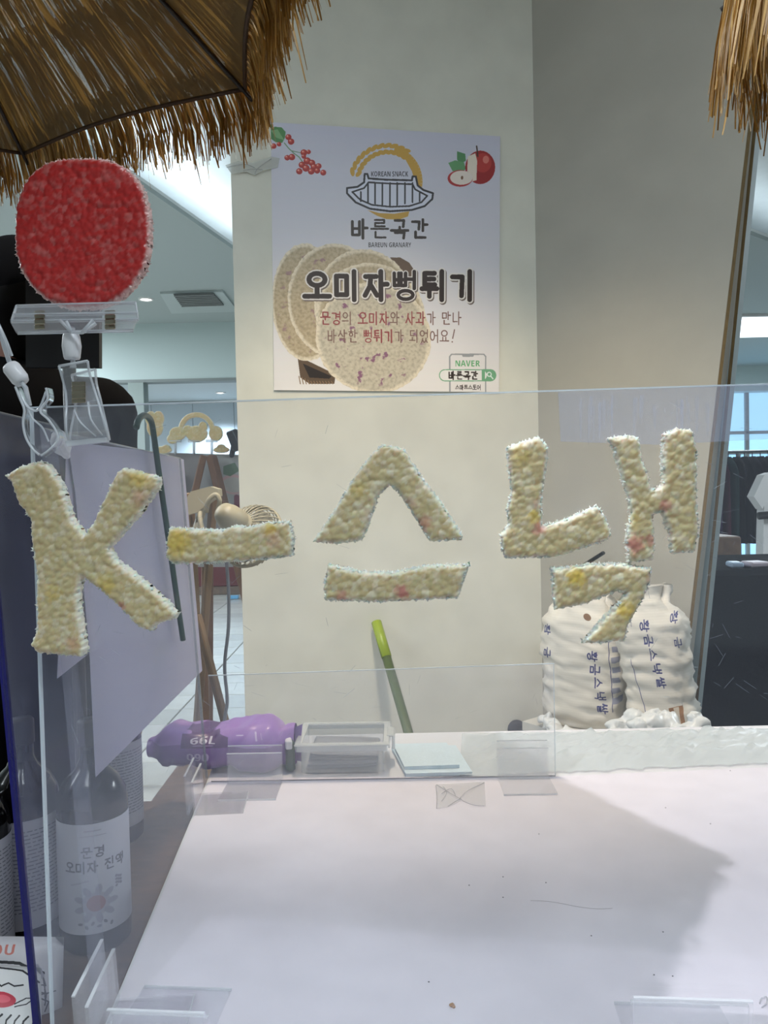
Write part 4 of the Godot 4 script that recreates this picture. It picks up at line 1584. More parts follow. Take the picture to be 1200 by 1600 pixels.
# ---------- what stands behind the low rear guard
func behind_table() -> void:
	# purple pack of wipes
	var a := at(236, 1195, 1.452)
	var z := at(462, 1178, 1.436)
	a.y = TOP + 0.041
	z.y = TOP + 0.041
	var ax := (z - a).normalized()
	var side := ax.cross(Vector3.UP).normalized()
	if side.z < 0:
		side = -side
	var wr := FastNoiseLite.new()
	wr.seed = 5
	wr.frequency = 18.0
	wr.fractal_octaves = 3
	var s := Sheet.new(512, 256, Color(0.64, 0.50, 0.78))
	s.poly([0, 120, 120, 110, 300, 118, 420, 128, 512, 120, 512, 256, 0, 256], Color(0.50, 0.36, 0.61))
	s.poly([140, 66, 260, 64, 300, 80, 300, 124, 140, 128], Color(0.38, 0.27, 0.46))
	s.latin("66L", 172, 82, 84, 26, Color(0.86, 0.84, 0.90))
	s.line(v2([180, 116, 250, 115]), 3, Color(0.66, 0.58, 0.72), false)
	s.latin("090", 160, 150, 76, 34, Color(0.76, 0.68, 0.82))
	s.line(v2([392, 60, 398, 92]), 6, Color(0.80, 0.74, 0.88))
	s.line(v2([410, 62, 416, 90]), 3, Color(0.74, 0.66, 0.83))
	s.line(v2([330, 70, 352, 68]), 4, Color(0.86, 0.80, 0.92))
	var st := sm(true)
	var n := 36
	var m := 24
	var ring := []
	for i in n + 1:
		var t := float(i) / n
		var e := minf(t, 1.0 - t)
		var thick := 0.35 + 0.65 * smoothstep(0.0, 0.16, e)
		var hh := 0.038 * thick * (0.94 + 0.08 * sin(t * 7.0 + 2.2)) if t < 0.93 else 0.036
		if t > 0.6 and t < 0.95:
			hh += 0.010 * sin((t - 0.6) / 0.35 * PI)
		var dd := 0.055 * thick
		var r := []
		for k in m:
			var g := TAU * k / m
			var c := cos(g)
			var q := sin(g)
			var p := a.lerp(z, t) + side * signf(c) * pow(absf(c), 0.5) * dd + Vector3.UP * signf(q) * pow(absf(q), 0.8) * hh
			p += (side * c + Vector3.UP * q) * wr.get_noise_3d(p.x, p.y, p.z) * 0.010
			p.y = maxf(p.y, TOP + 0.001)
			r.append(p)
		ring.append(r)
	for i in n:
		for k in m:
			var k2 := (k + 1) % m
			var ps := [ring[i][k], ring[i + 1][k], ring[i + 1][k2], ring[i][k2]]
			for j in [0, 1, 2, 0, 2, 3]:
				var p: Vector3 = ps[j]
				st.set_uv(Vector2((p - a).dot(ax) / a.distance_to(z), clampf(1.0 - (p.y - TOP) / 0.098, 0, 1)))
				st.add_vertex(p)
	var o: Node3D = put("wipes_pack", st, printed("purple_print", s, 0.35))
	tag(o, "crumpled purple plastic pack behind the low rear guard, left of the tub", "wipes pack")
	st = sm()
	slab(st, v3([z + Vector3(0, 0.03, 0), z + ax * 0.014 + Vector3(0, 0.036, 0), z + ax * 0.01, z + ax * 0.015 - Vector3(0, 0.034, 0), z - Vector3(0, 0.03, 0)]), side * 0.002)
	put("sealed_end", st, mat("purple_film", Color(0.58, 0.45, 0.72), 0.35), o)
	# green packet beside it
	st = sm()
	cbox(st, at(453, 1200, 1.425) * Vector3(1, 0, 1) + Vector3(0, TOP + 0.028, 0), Vector3(0.016, 0.054, 0.05), 0.004, Basis(Vector3.UP, 0.2))
	o = put("green_packet", st, mat("dark_green_packet", Color(0.16, 0.26, 0.18), 0.4))
	tag(o, "small dark green packet squeezed between purple pack and clear tub", "packet")
	st = sm()
	cbox(st, at(451, 1180, 1.412) * Vector3(1, 0, 1) + Vector3(0, TOP + 0.050, 0), Vector3(0.012, 0.016, 0.03), 0.002, Basis(Vector3.UP, 0.2))
	put("white_flap", st, mat("white_board", Color(0.85, 0.85, 0.87), 0.5), o)
	# clear tub
	var c := at(539, 1190, 1.447)
	c.y = TOP
	var tb := Basis(Vector3.UP, -0.02)
	o = thing("clear_tub", "clear plastic tub holding folded grey sheets behind the rear guard", "tub", c)
	var tubm := clear("tub_plastic", Color(0.80, 0.83, 0.84), 0.22, 0.15)
	st = sm()
	cbox(st, c + Vector3(0, 0.003, 0), Vector3(0.142, 0.003, 0.11), 0.001, tb)
	for q in [[0.0, 0.056, 0.146, 0.002], [0.0, -0.056, 0.146, 0.002], [0.072, 0.0, 0.002, 0.112], [-0.072, 0.0, 0.002, 0.112]]:
		cbox(st, c + tb * Vector3(q[0], 0.028, q[1]), Vector3(q[2], 0.05, q[3]), 0.0008, tb)
	put("wall", st, tubm, o)
	st = sm()
	for q in [[0.0, 0.062, 0.168, 0.012], [0.0, -0.062, 0.168, 0.012], [0.078, 0.0, 0.012, 0.114], [-0.078, 0.0, 0.012, 0.114]]:
		cbox(st, c + tb * Vector3(q[0], 0.054, q[1]), Vector3(q[2], 0.004, q[3]), 0.0015, tb)
		cbox(st, c + tb * Vector3(q[0] * 1.06, 0.049, q[1] * 1.08), Vector3(maxf(q[2] - 0.008, 0.0025), 0.012, maxf(q[3] - 0.008, 0.0025)), 0.001, tb)
	put("rim", st, clear("tub_rim", Color(0.86, 0.88, 0.88), 0.45, 0.2), o)
	st = sm()
	cbox(st, c + tb * Vector3(0.090, 0.044, 0.0), Vector3(0.006, 0.026, 0.05), 0.002, tb)
	cbox(st, c + tb * Vector3(0.085, 0.056, 0.0), Vector3(0.014, 0.004, 0.05), 0.0015, tb)
	put("clip_flap", st, clear("tub_rim", Color(0.86, 0.88, 0.88), 0.45, 0.2), o)
	for k in 4:
		st = sm()
		cbox(st, c + tb * Vector3(0.002 * k - 0.003, 0.009 + k * 0.0075, 0.002 * (k % 2)), Vector3(0.128 - k * 0.002, 0.006, 0.096), 0.0025, tb * Basis(Vector3.FORWARD, 0.03 * (k - 1.5)))
		tag(put("folded_sheet", st, mat("folded_sheet_%d" % (k % 2), Color(0.50, 0.52, 0.56).lightened(0.15 * (k % 2)), 0.5)), ["lowest", "second lowest", "third lowest", "topmost"][k] + " of the four folded grey sheets inside the clear tub", "plastic sheet", "folded sheets in the clear tub")
	# folded cloth
	st = sm()
	slab(st, v3([on_level(612, 1172, TOP), on_level(712, 1169, TOP), on_level(738, 1211, TOP), on_level(634, 1214, TOP)]), Vector3(0, 0.006, 0))
	o = put("folded_cloth", st, grain(mat("pale_blue_cloth", Color(0.84, 0.91, 0.95), 0.85), 31, 0.1, 0.03, 0.2, Vector3.ONE, 0.94))
	tag(o, "pale blue folded cloth lying right of the clear tub", "cloth")
	st = sm()
	slab(st, v3([on_level(614, 1167, TOP + 0.0065), on_level(698, 1165, TOP + 0.0065), on_level(718, 1200, TOP + 0.0065), on_level(632, 1203, TOP + 0.0065)]), Vector3(0, 0.006, 0))
	put("top_fold", st, mats["pale_blue_cloth"], o)
	# rumpled clear film along the back of the table
	var hn := FastNoiseLite.new()
	hn.seed = 14
	hn.frequency = 9.0
	hn.fractal_octaves = 4
	var f00 := on_level(718, 1214, TOP)
	var f10 := on_level(1275, 1190, TOP)
	var f01 := on_level(722, 1147, TOP)
	var f11 := on_level(1275, 1138, TOP)
	st = sm(true)
	var grid := []
	for j in 19:
		var row := []
		for i in 61:
			var u := i / 60.0
			var v := j / 18.0
			var p := f00.lerp(f10, u).lerp(f01.lerp(f11, u), v)
			var e := minf(minf(u * 8, (1 - u) * 8), minf(v * 5, (1 - v) * 4))
			p.y = TOP + 0.0015 + (0.006 + 0.022 * absf(hn.get_noise_2d(p.x * 2.0, p.z * 4)) + 0.011 * absf(hn.get_noise_2d(p.x * 6, p.z * 8 + 40))) * smoothstep(0.0, 1.0, e)
			p.z += 0.012 * hn.get_noise_2d(p.x * 4, 7) * (1 - v)
			row.append(p)
		grid.append(row)
	for j in 18:
		for i in 60:
			quad(st, grid[j][i], grid[j][i + 1], grid[j + 1][i + 1], grid[j + 1][i])
	o = put("plastic_film", st, clear("film_plastic", Color(0.84, 0.88, 0.89), 0.5, 0.26))
	tag(o, "rumpled translucent plastic film spread along the back edge of the table", "plastic film")
	# the poster
	var n2 := (p_corner - p_left).cross(Vector3.UP).normalized()
	if n2.z < 0:
		n2 = -n2
	var pb := p_left + n2 * 0.001
	var c4 := [on_plane(423, 192, pb, n2), on_plane(428, 610, pb, n2), on_plane(779, 613, pb, n2), on_plane(781, 214, pb, n2)]
	st = sm()
	slab(st, v3(c4), n2 * 0.005)
	o = put("poster", st, mat("foam_board", Color(0.82, 0.83, 0.82), 0.6))
	tag(o, "snack shop poster with rice crackers, apple and granary emblem on the pillar", "poster")
	st = sm()
	uvquad(st, c4[0] + n2 * 0.0055, c4[1] + n2 * 0.0055, c4[2] + n2 * 0.0055, c4[3] + n2 * 0.0055)
	put("print", st, printed("poster_print", poster_print(), 0.4), o)
	# tape at its left edge
	st = sm()
	var tp := [[352, 258], [372, 252], [395, 254], [424, 245], [437, 247], [434, 262], [412, 266], [398, 274], [384, 268], [362, 272]]
	var t3 := PackedVector3Array()
	for p in tp:
		t3.append(on_plane(p[0], p[1], pb + n2 * 0.007, n2))
	slab(st, t3, n2 * 0.0006)
	o = put("tape_strip", st, clear("wall_tape", Color(0.86, 0.87, 0.85), 0.42, 0.12))
	tag(o, "crumpled strip of clear tape holding the left edge of the poster", "tape")
	st = sm(true)
	for l in [[354, 262, 380, 256, 398, 262], [398, 272, 404, 262, 424, 248], [380, 267, 394, 264, 410, 265]]:
		tube(st, curve([on_plane(l[0], l[1], pb + n2 * 0.008, n2), on_plane(l[2], l[3], pb + n2 * 0.011, n2), on_plane(l[4], l[5], pb + n2 * 0.008, n2)], 4), 0.0012, 5)
	put("fold", st, clear("tape_fold", Color(0.74, 0.74, 0.76), 0.4, 0.2), o)
	# long green handle that leans on the pillar
	var w_top := on_plane(588, 972, p_left + n2 * 0.022, n2)
	var low := at(712, 1400, 2.42)
	low = w_top + (low - w_top) * (w_top.y - 0.02) / (w_top.y - low.y)
	st = sm(true)
	tube(st, v3([w_top, w_top.lerp(low, 0.155)]), 0.019, 12)
	o = put("broom_handle", st, mat("lime_plastic", Color(0.58, 0.66, 0.10), 0.35))
	tag(o, "lime green broom handle leaning against the pillar under the flat bar letter", "broom")
	st = sm(true)
	tube(st, v3([w_top.lerp(low, 0.15), low]), 0.0165, 12)
	put("shaft", st, mat("shaded_green_plastic", Color(0.30, 0.36, 0.16), 0.45), o)  # darker green holds the shade on the lower handle
	st = sm()
	cbox(st, low + Vector3(0, 0.02, 0), Vector3(0.3, 0.05, 0.05), 0.01)
	put("brush", st, mat("shaded_green_plastic", Color(0.30, 0.36, 0.16), 0.45), o)
	st = sm(true)
	lathe(st, v2([0.0, 0.0, 0.034, 0.0, 0.036, 0.012, 0.028, 0.026, 0.0, 0.03]), Transform3D(Basis(Vector3.RIGHT, PI / 2), on_plane(807, 1138, pb, n2)), 16)
	tag(put("rubber_plug", st, mat("dark_rubber", Color(0.20, 0.20, 0.22), 0.7)), "small dark rubber plug low on the pillar beside the left rice sack", "plug")
	sacks()

func sack_print(second: bool) -> Sheet:
	var s := Sheet.new(528, 840, Color(0.86, 0.84, 0.80))
	for i in 60:
		s.im.fill_rect(Rect2i(0, i * 14, 528, 2), Color(0.83, 0.81, 0.77))
	var blue := Color(0.24, 0.25, 0.46)
	if second:
		s.hangul("황금스낵쌀", 215, 170, 0, 66, 60, 8.5, blue, 0.0, Vector2(18, 76), true)
		s.hangul("황금", 440, 140, 0, 46, 56, 6, blue, 0.0, Vector2(12, 130), true)
		s.poly([350, 640, 450, 630, 456, 730, 360, 742], Color(0.60, 0.44, 0.30))
		s.poly([384, 640, 420, 636, 426, 732, 390, 738], Color(0.80, 0.76, 0.70))
		s.line(v2([110, 380, 190, 740]), 5, blue)
		s.line(v2([130, 150, 150, 170, 150, 200]), 4, Color(0.45, 0.45, 0.55))
		s.line(v2([90, 150, 120, 170, 120, 205]), 4, Color(0.45, 0.45, 0.55))
	else:
		s.hangul("황금스낵쌀", 330, 360, 0, 60, 60, 8, blue, 0.0, Vector2(15, 78), true)
		s.hangul("황금", 30, 230, 0, 50, 60, 7, blue, 0.0, Vector2(6, 140), true)
		s.line(v2([452, 300, 470, 560, 476, 720]), 4, blue)
		for i in 6:
			s.poly([470, 330 + i * 62, 512, 326 + i * 62, 514, 360 + i * 62, 474, 364 + i * 62], Color(0.60, 0.61, 0.68))
		s.oval(320, 165, 26, 18, Color(0.48, 0.36, 0.26), 0.5)
	return s

func sack(called: String, label: String, base: Vector3, w: float, h: float, d: float, tilt: float, turn: float, seed_: int, print_: Sheet, knot: float) -> void:
	var nz := FastNoiseLite.new()
	nz.seed = seed_
	nz.frequency = 5.0
	nz.fractal_octaves = 3
	var b := Basis(Vector3.UP, turn) * Basis(Vector3.FORWARD, tilt)
	var st := sm(true)
	var n := 44
	var m := 40
	var rings := []
	var uvs := []
	for i in n + 1:
		var t := float(i) / n
		var wf := 0.80 + 0.20 * smoothstep(0.0, 0.12, t)
		wf *= 1.0 + 0.04 * sin(t * 9.0 + seed_)
		if t > 0.74:
			wf = lerpf(wf, knot, smoothstep(0.74, 0.93, t))
		if t > 0.93:
			wf = knot * (1.0 + (t - 0.93) * 3.0)
		var df := wf * (0.55 if t > 0.93 else 1.0)
		var fold := 0.0022 * sin(t * 60.0 + seed_) * (1.0 - smoothstep(0.45, 0.7, t))
		var r := []
		var q := []
		for k in m:
			var g := TAU * k / m
			var c := cos(g)
			var s := sin(g)
			var p := Vector3(signf(c) * pow(absf(c), 0.65) * w * 0.5 * wf, t * h, signf(s) * pow(absf(s), 0.65) * d * 0.5 * df)
			var push := nz.get_noise_3d(p.x * 3, p.y * 4, p.z * 3) * 0.014 + fold + nz.get_noise_3d(p.x * 9, p.y * 22, p.z * 9 + 5) * 0.006
			p += Vector3(c, 0, s) * push * (1.0 if t > 0.04 else 0.2)
			if t > 0.78:
				p.x += sin(g * 5.0 + seed_) * 0.02 * (t - 0.78) * 3.0
				p.z += cos(g * 4.0) * 0.03 * (t - 0.78) * 3.0
			r.append(base + b * p)
			q.append(Vector2(clampf(p.x / w + 0.5, 0, 1), 1.0 - t))
		rings.append(r)
		uvs.append(q)
	for i in n:
		for k in m:
			var k2 := (k + 1) % m
			for j in [[i, k], [i + 1, k2], [i, k2], [i, k], [i + 1, k], [i + 1, k2]]:
				st.set_uv(uvs[j[0]][j[1]])
				st.add_vertex(rings[j[0]][j[1]])
	for k in m:
		for j in [[0, k], [0, (k + 1) % m]]:
			st.set_uv(Vector2(0.5, 1))
			st.add_vertex(rings[j[0]][j[1]])
		st.set_uv(Vector2(0.5, 1))
		st.add_vertex(base)
	var pm := printed(called + str(seed_), print_, 0.7)
	tag(put(called, st, pm), label, "rice sack", "white rice sacks against the wall")

func sacks() -> void:
	var n := (p_right - p_corner).cross(Vector3.UP).normalized()
	if n.z < 0:
		n = -n
	var bench := 0.45
	var b1 := at(914, 1148, 2.66)
	var b2 := at(1041, 1160, 2.44)
	b1.y = bench + 0.003
	b2.y = bench + 0.012
	var turn := atan2(n.x, n.z) * 0.55
	sack("rice_sack", "left white rice sack with blue lettering, beside the pillar corner", b1, 0.27, 0.46, 0.20, 0.02, turn, 3, sack_print(false), 0.62)
	sack("rice_sack", "right white rice sack with a brown tape label, tilted against the wall panel", b2, 0.205, 0.475, 0.17, -0.11, turn, 8, sack_print(true), 0.55)
	# what they stand on
	var o := thing("low_bench", "low white bench behind the table under the rice sacks", "bench", Vector3(b1.x, 0, b1.z))
	var along := (p_right - p_corner).normalized()
	var s0 := flat(p_corner, bench) + n * 0.02 + along * 0.2
	var st := sm()
	slab(st, v3([s0, s0 + along * 0.5, s0 + along * 0.5 + n * 0.32, s0 + n * 0.32]), Vector3(0, -0.03, 0))
	put("seat", st, mat("bench_white", Color(0.80, 0.79, 0.76), 0.6), o)
	for k in [[0.04, 0.04], [0.46, 0.04], [0.04, 0.28], [0.46, 0.28]]:
		st = sm()
		cbox(st, flat(s0, (bench - 0.03) / 2) + along * k[0] + n * k[1], Vector3(0.04, bench - 0.03, 0.04), 0.003)
		put("leg", st, mat("bench_white", Color(0.80, 0.79, 0.76), 0.6), o)
	# white plastic bags crumpled at the sacks' feet
	var film := mat("white_bag_film", Color(0.88, 0.89, 0.89), 0.3)
	var lumps := [[[960, 1138, 2.36], [990, 1128, 2.36], [1000, 1150, 2.32], 0.032, "round white plastic bag at the foot of the left rice sack"], [[1000, 1134, 2.24], [1035, 1130, 2.26], [1058, 1146, 2.22], 0.036, "middle white plastic bag at the foot of the right rice sack"], [[1064, 1140, 2.2], [1092, 1128, 2.2], [1105, 1142, 2.2], 0.022, "rightmost white plastic bag, peaked, at the foot of the right rice sack"], [[852, 1122, 2.62], [868, 1140, 2.5], [890, 1154, 2.45], 0.022, "narrow white plastic bag between pillar corner and left rice sack"]]
	for l in lumps:
		st = sm(true)
		var p0: Vector3 = at(l[0][0], l[0][1], l[0][2])
		var p1: Vector3 = at(l[1][0], l[1][1], l[1][2])
		var p2: Vector3 = at(l[2][0], l[2][1], l[2][2])
		var r: float = l[3]
		body(st, [[p0, p1, r, r * 1.15], [p1, p2, r * 1.1, r * 0.7], [flat(p0, bench + r * 0.9), flat(p2, bench + r * 0.9), r, r], [flat(p1, bench + r), p1, r * 1.2, r * 0.8]], 0.007, 0.02, 0.018)
		tag(put("white_plastic_bag", st, film), l[4], "plastic bag", "white plastic bags at the foot of the rice sacks")
	st = sm()
	var h0 := at(905, 888, 2.83)
	var h1 := at(944, 863, 2.76)
	cbox(st, (h0 + h1) / 2, Vector3(0.016, 0.012, h0.distance_to(h1)), 0.003, Basis.looking_at(h1 - h0))
	var d := h0 - Vector3(0, 0.3, 0)
	o = put("black_stick", st, mat("black_plastic", Color(0.06, 0.06, 0.07), 0.4))
	tag(o, "short black stick poking out above the left rice sack", "stick")
	st = sm(true)
	tube(st, v3([h0, d]), 0.006, 8)
	put("rod", st, mat("black_plastic", Color(0.06, 0.06, 0.07), 0.4), o)

# ---------- left of the table: papers on the guard, the neighbour's shelf with bottles, a person
func left_side() -> void:
	# papers
	var paper := mat("shaded_white_paper", Color(0.70, 0.69, 0.78), 0.7)  # white paper toned lavender grey for the shade it stands in
	var st := sm()
	var q := PackedVector3Array()
	for p in [[106, 690], [236, 705], [287, 718], [316, 1048], [150, 1214], [141, 1030], [118, 770]]:
		q.append(on_side(p[0], p[1], -0.007))
	slab(st, q, sn * -0.0006)
	tag(put("paper_sheet", st, paper), "large pale paper sheet behind the left guard, with a slanted lower edge", "paper", "pale paper sheets on the left guard")
	st = sm()
	q = PackedVector3Array()
	for p in [[104, 708], [200, 718], [200, 985], [138, 1022], [90, 1060], [97, 900]]:
		q.append(on_side(p[0], p[1], -0.010))
	slab(st, q, sn * -0.0006)
	tag(put("paper_sheet", st, paper), "smaller pale paper sheet peeping out left of the large one, below the K", "paper", "pale paper sheets on the left guard")
	st = sm(true)
	body(st, [[on_side(92, 682, -0.005), on_side(96, 696, -0.006), 0.007, 0.009], [on_side(96, 696, -0.006), on_side(104, 712, -0.006), 0.008, 0.004], [on_side(88, 690, -0.005), on_side(102, 688, -0.006), 0.006, 0.006]], 0.0022, 0.004)
	tag(put("tissue_knot", st, mat("white_tissue", Color(0.88, 0.89, 0.92), 0.8)), "white crumpled tissue knot on the top edge of the left guard", "tissue")
	st = sm(true)
	var l := []
	for p in [[213, 668], [217, 655], [226, 649], [236, 658], [241, 685], [250, 750], [263, 840], [275, 925], [286, 1000]]:
		l.append(on_side(p[0], p[1], 0.008))
	tube(st, curve(l, 5), 0.0044, 10)
	tag(put("hooked_rod", st, mat("dark_green_rod", Color(0.10, 0.24, 0.20), 0.4)), "dark green rod with a hooked top leaning on the left guard", "rod")
	# shelf
	var e := Vector3(0, SHELF, 0)
	var o := thing("side_shelf", "brown wooden shelf with bottles, left of the white table", "shelf", Vector3(-0.48, 0, -1.05))
	st = sm()
	slab(st, v3([Vector3(-0.355, SHELF, -1.72), Vector3(-0.285, SHELF, -0.62), Vector3(-0.66, SHELF, -0.62), Vector3(-0.66, SHELF, -1.5), Vector3(-0.46, SHELF, -1.5), Vector3(-0.46, SHELF, -1.72)]), Vector3(0, -0.03, 0))
	put("shelf_board", st, grain(mat("brown_wood", Color(0.45, 0.36, 0.29), 0.5), 41, 0.04, 0.02, 0.6, Vector3(1, 1, 5), 0.75), o)
	st = sm()
	slab(st, v3([Vector3(-0.38, 0, -1.46), Vector3(-0.33, 0, -0.66), Vector3(-0.64, 0, -0.66), Vector3(-0.64, 0, -1.46)]), Vector3(0, SHELF - 0.031, 0))
	put("body", st, mat("dark_cabinet", Color(0.12, 0.11, 0.12), 0.6), o)
	bottles()
	pouches()
	person()
	# dark screen on a stand behind the sign clip
	var c := at(98, 500, 1.43)
	o = thing("display_screen", "dark flat display panel on a stand, behind the sign clip", "screen", flat(c, SHELF))
	var p0 := at(40, 425, 1.43)
	var p1 := at(155, 425, 1.43)
	var p2 := at(155, 574, 1.43)
	var p3 := at(40, 574, 1.43)
	st = sm()
	slab(st, v3([p0, p1, p2, p3]), Vector3(0, 0, -0.015))
	put("panel", st, mat("slate_plastic", Color(0.085, 0.095, 0.12), 0.45), o)
	st = sm(true)
	tube(st, v3([c + Vector3(0, -0.04, -0.022), flat(c, SHELF + 0.01) + Vector3(0, 0, -0.022)]), 0.012, 10)
	put("pole", st, mat("black_plastic", Color(0.06, 0.06, 0.07), 0.4), o)
	st = sm()
	cbox(st, flat(c, SHELF + 0.006) + Vector3(0, 0, -0.02), Vector3(0.09, 0.011, 0.08), 0.003)
	put("base", st, mat("black_plastic", Color(0.06, 0.06, 0.07), 0.4), o)

func bottle(label: String, x: float, y: float, d: float, print_: Sheet, pkey: String, turn: float) -> void:
	var p := at(x, y, d)
	p.y = SHELF
	var o := thing("syrup_bottle", label, "bottle", p, "dark syrup bottles on the left shelf")
	var st := sm(true)
	lathe(st, v2([0.0, 0.002, 0.040, 0.0, 0.045, 0.006, 0.045, 0.185, 0.043, 0.200, 0.034, 0.218, 0.020, 0.232, 0.0145, 0.245, 0.0145, 0.275, 0.0, 0.275]), Transform3D(Basis(), p), 32)
	put("glass", st, mat("dark_bottle_glass", Color(0.035, 0.032, 0.04), 0.12), o)
	st = sm(true)
	lathe(st, v2([0.0165, 0.262, 0.0165, 0.292, 0.014, 0.295, 0.0, 0.295]), Transform3D(Basis(), p), 20)
	put("cap", st, mat("black_plastic", Color(0.06, 0.06, 0.07), 0.4), o)
	st = sm(true)
	var n := 24
	var face := (EYE - p)
	var g0 := atan2(face.x, face.z) + turn
	for k in n:
		var u0 := float(k) / n
		var u1 := float(k + 1) / n
		var a := g0 + (u0 - 0.5) * 3.6
		var b := g0 + (u1 - 0.5) * 3.6
		var r := 0.0456
		var v := [[a, 0.172, u0, 0.0], [a, 0.030, u0, 1.0], [b, 0.030, u1, 1.0], [b, 0.172, u1, 0.0]]
		for j in [0, 2, 1, 0, 3, 2]:
			st.set_uv(Vector2(v[j][2], v[j][3]))
			st.add_vertex(p + Vector3(sin(v[j][0]) * r, v[j][1], cos(v[j][0]) * r))
	put("label_sheet", st, printed(pkey, print_, 0.6), o)

func text_lines(s: Sheet, x: float, y: float, w: float, n: int, step: float, c: Color) -> void:
	for i in n:
		var px := x
		while px < x + w * (0.75 + 0.25 * fmod(i * 0.37, 1.0)):
			var l := rng.randf_range(8, 30)
			s.line(v2([px, y + i * step, px + l, y + i * step]), step * 0.34, c, false)
			px += l + 6

func bottles() -> void:
	var s := Sheet.new(420, 400, Color(0.80, 0.80, 0.84))
	var ink := Color(0.36, 0.35, 0.40)
	s.line(v2([180, 26, 235, 26]), 5, Color(0.66, 0.66, 0.70), false)
	s.line(v2([165, 44, 250, 44]), 4, Color(0.66, 0.66, 0.70), false)
	s.hangul("문경", 170, 84, 40, 34, 38, 5, ink)
	s.hangul("오미자 진액", 112, 136, 38, 33, 40, 5.5, ink)
	s.line(v2([130, 220, 190, 205]), 5, Color(0.68, 0.68, 0.72))
	s.oval(212, 292, 46, 44, Color(0.72, 0.70, 0.74))
	for i in 9:
		var g := TAU * i / 9
		s.oval(212 + cos(g) * 54, 292 + sin(g) * 52, 20, 11, Color(0.66, 0.66, 0.71), g)
	s.oval(212, 290, 30, 29, Color(0.64, 0.44, 0.44))
	for i in 6:
		s.oval(160 + i * 20, 362 + (i % 2) * 12, 8, 5, Color(0.52, 0.52, 0.56), i)
	for i in 10:
		s.oval(282 + (i % 3) * 9, 212 + i * 4, 5, 5, Color(0.55, 0.54, 0.58))
	var t := Sheet.new(420, 400, Color(0.76, 0.76, 0.79))
	text_lines(t, 150, 40, 240, 22, 14.0, Color(0.50, 0.50, 0.54))
	text_lines(t, 20, 40, 100, 22, 14.0, Color(0.55, 0.55, 0.58))
	bottle("dark syrup bottle with a flower label, nearest to the table edge", 149, 1400, 1.05, s, "flower_label", 0.0)
	bottle("dark syrup bottle with a label full of small print, behind the blue edge", 42, 1400, 1.06, t, "text_label", 0.0)
	bottle("dark syrup bottle standing farthest back, half hidden by the flower label bottle", 181, 1250, 1.36, t, "text_label", 0.3)
	bottle("dark syrup bottle with a plain white label at the left frame edge, before the others", -42, 1400, 0.98, t, "text_label", 1.2)

func pouch(label: String, corners: Array, s: Sheet, key: String, puffed: float) -> void:
	# a filled flat bag between four corners (top left, bottom left, bottom right, top right)
	var st := sm(true)
	var n: Vector3 = (corners[1] - corners[0]).cross(corners[3] - corners[0]).normalized()
	if n.dot(EYE - corners[0]) < 0:
		n = -n
	for side in [1.0, -1.0]:
		for j in 12:
			for i in 12:
				var ps := []
				for k in [[i, j], [i, j + 1], [i + 1, j + 1], [i + 1, j]]:
					var u: float = k[0] / 12.0
					var v: float = k[1] / 12.0
					var p: Vector3 = corners[0].lerp(corners[3], u).lerp(corners[1].lerp(corners[2], u), v)
					var h := pow(sin(PI * u) * sin(PI * clampf(v, 0, 1)), 0.6) * puffed * (1.0 + 0.15 * sin(u * 17 + v * 9))
					ps.append([p + n * h * side, Vector2(u, v)])
				for k in ([0, 2, 1, 0, 3, 2] if side > 0 else [0, 1, 2, 0, 2, 3]):
					st.set_uv(ps[k][1])
					st.add_vertex(ps[k][0])
	tag(put("snack_pouch", st, printed(key, s, 0.4)), label, "pouch", "white drawn-on pouches on the left shelf")

func pouches() -> void:
	var red := Color(0.72, 0.24, 0.22)
	var ink := Color(0.13, 0.13, 0.15)
	var s := Sheet.new(400, 360, Color(0.78, 0.77, 0.79))
	s.latin("YOU", 110, 22, 120, 30, Color(0.75, 0.42, 0.38))
	s.line(v2([20, 90, 120, 70, 260, 76, 340, 110]), 9, ink)
	for i in 5:
		s.line(v2([280 + i * 14, 100 + i * 22, 330 + i * 8, 96 + i * 26, 350, 150 + i * 20]), 4, Color(0.4, 0.4, 0.43))
	s.poly([260, 90, 320, 80, 345, 120, 300, 150, 268, 130], Color(0.60, 0.60, 0.64))
	var f := Sheet.new(400, 360, Color(0.84, 0.84, 0.84))
	s.line(v2([220, 250, 300, 180, 380, 170]), 4, Color(0.4, 0.4, 0.43))
	f.line(v2([60, 30, 200, 14, 330, 22, 392, 60]), 8, ink)
	f.line(v2([214, 96, 240, 84, 258, 98, 284, 82, 306, 92, 336, 82]), 6, ink)
	f.oval(250, 150, 62, 30, Color(0.74, 0.20, 0.28), -0.1)
	f.oval(262, 146, 30, 15, Color(0.86, 0.36, 0.42), -0.1)
	f.line(v2([306, 160, 350, 132, 380, 130, 350, 156, 306, 170]), 4, ink)
	for i in 6:
		f.line(v2([196 + i * 34, 250, 204 + i * 34, 222, 226 + i * 33, 202]), 6, ink)
	f.line(v2([40, 120, 130, 90, 180, 130, 120, 220]), 5, Color(0.4, 0.4, 0.43))
	pouch("white pouch with red lettering standing behind the other, below the bottles", [at(-70, 1462, 0.93), at(-70, 1640, 0.90), at(96, 1640, 0.90), at(100, 1464, 0.93)], s, "pouch_print_back", 0.02)
	pouch("white pouch with black line drawing and a red patch, at the bottom left corner", [at(-90, 1500, 0.86), at(-80, 1660, 0.80), at(66, 1660, 0.80), at(64, 1512, 0.86)], f, "pouch_print_front", 0.022)

func matt(m: StandardMaterial3D) -> StandardMaterial3D:
	m.metallic_specular = 0.15
	return m

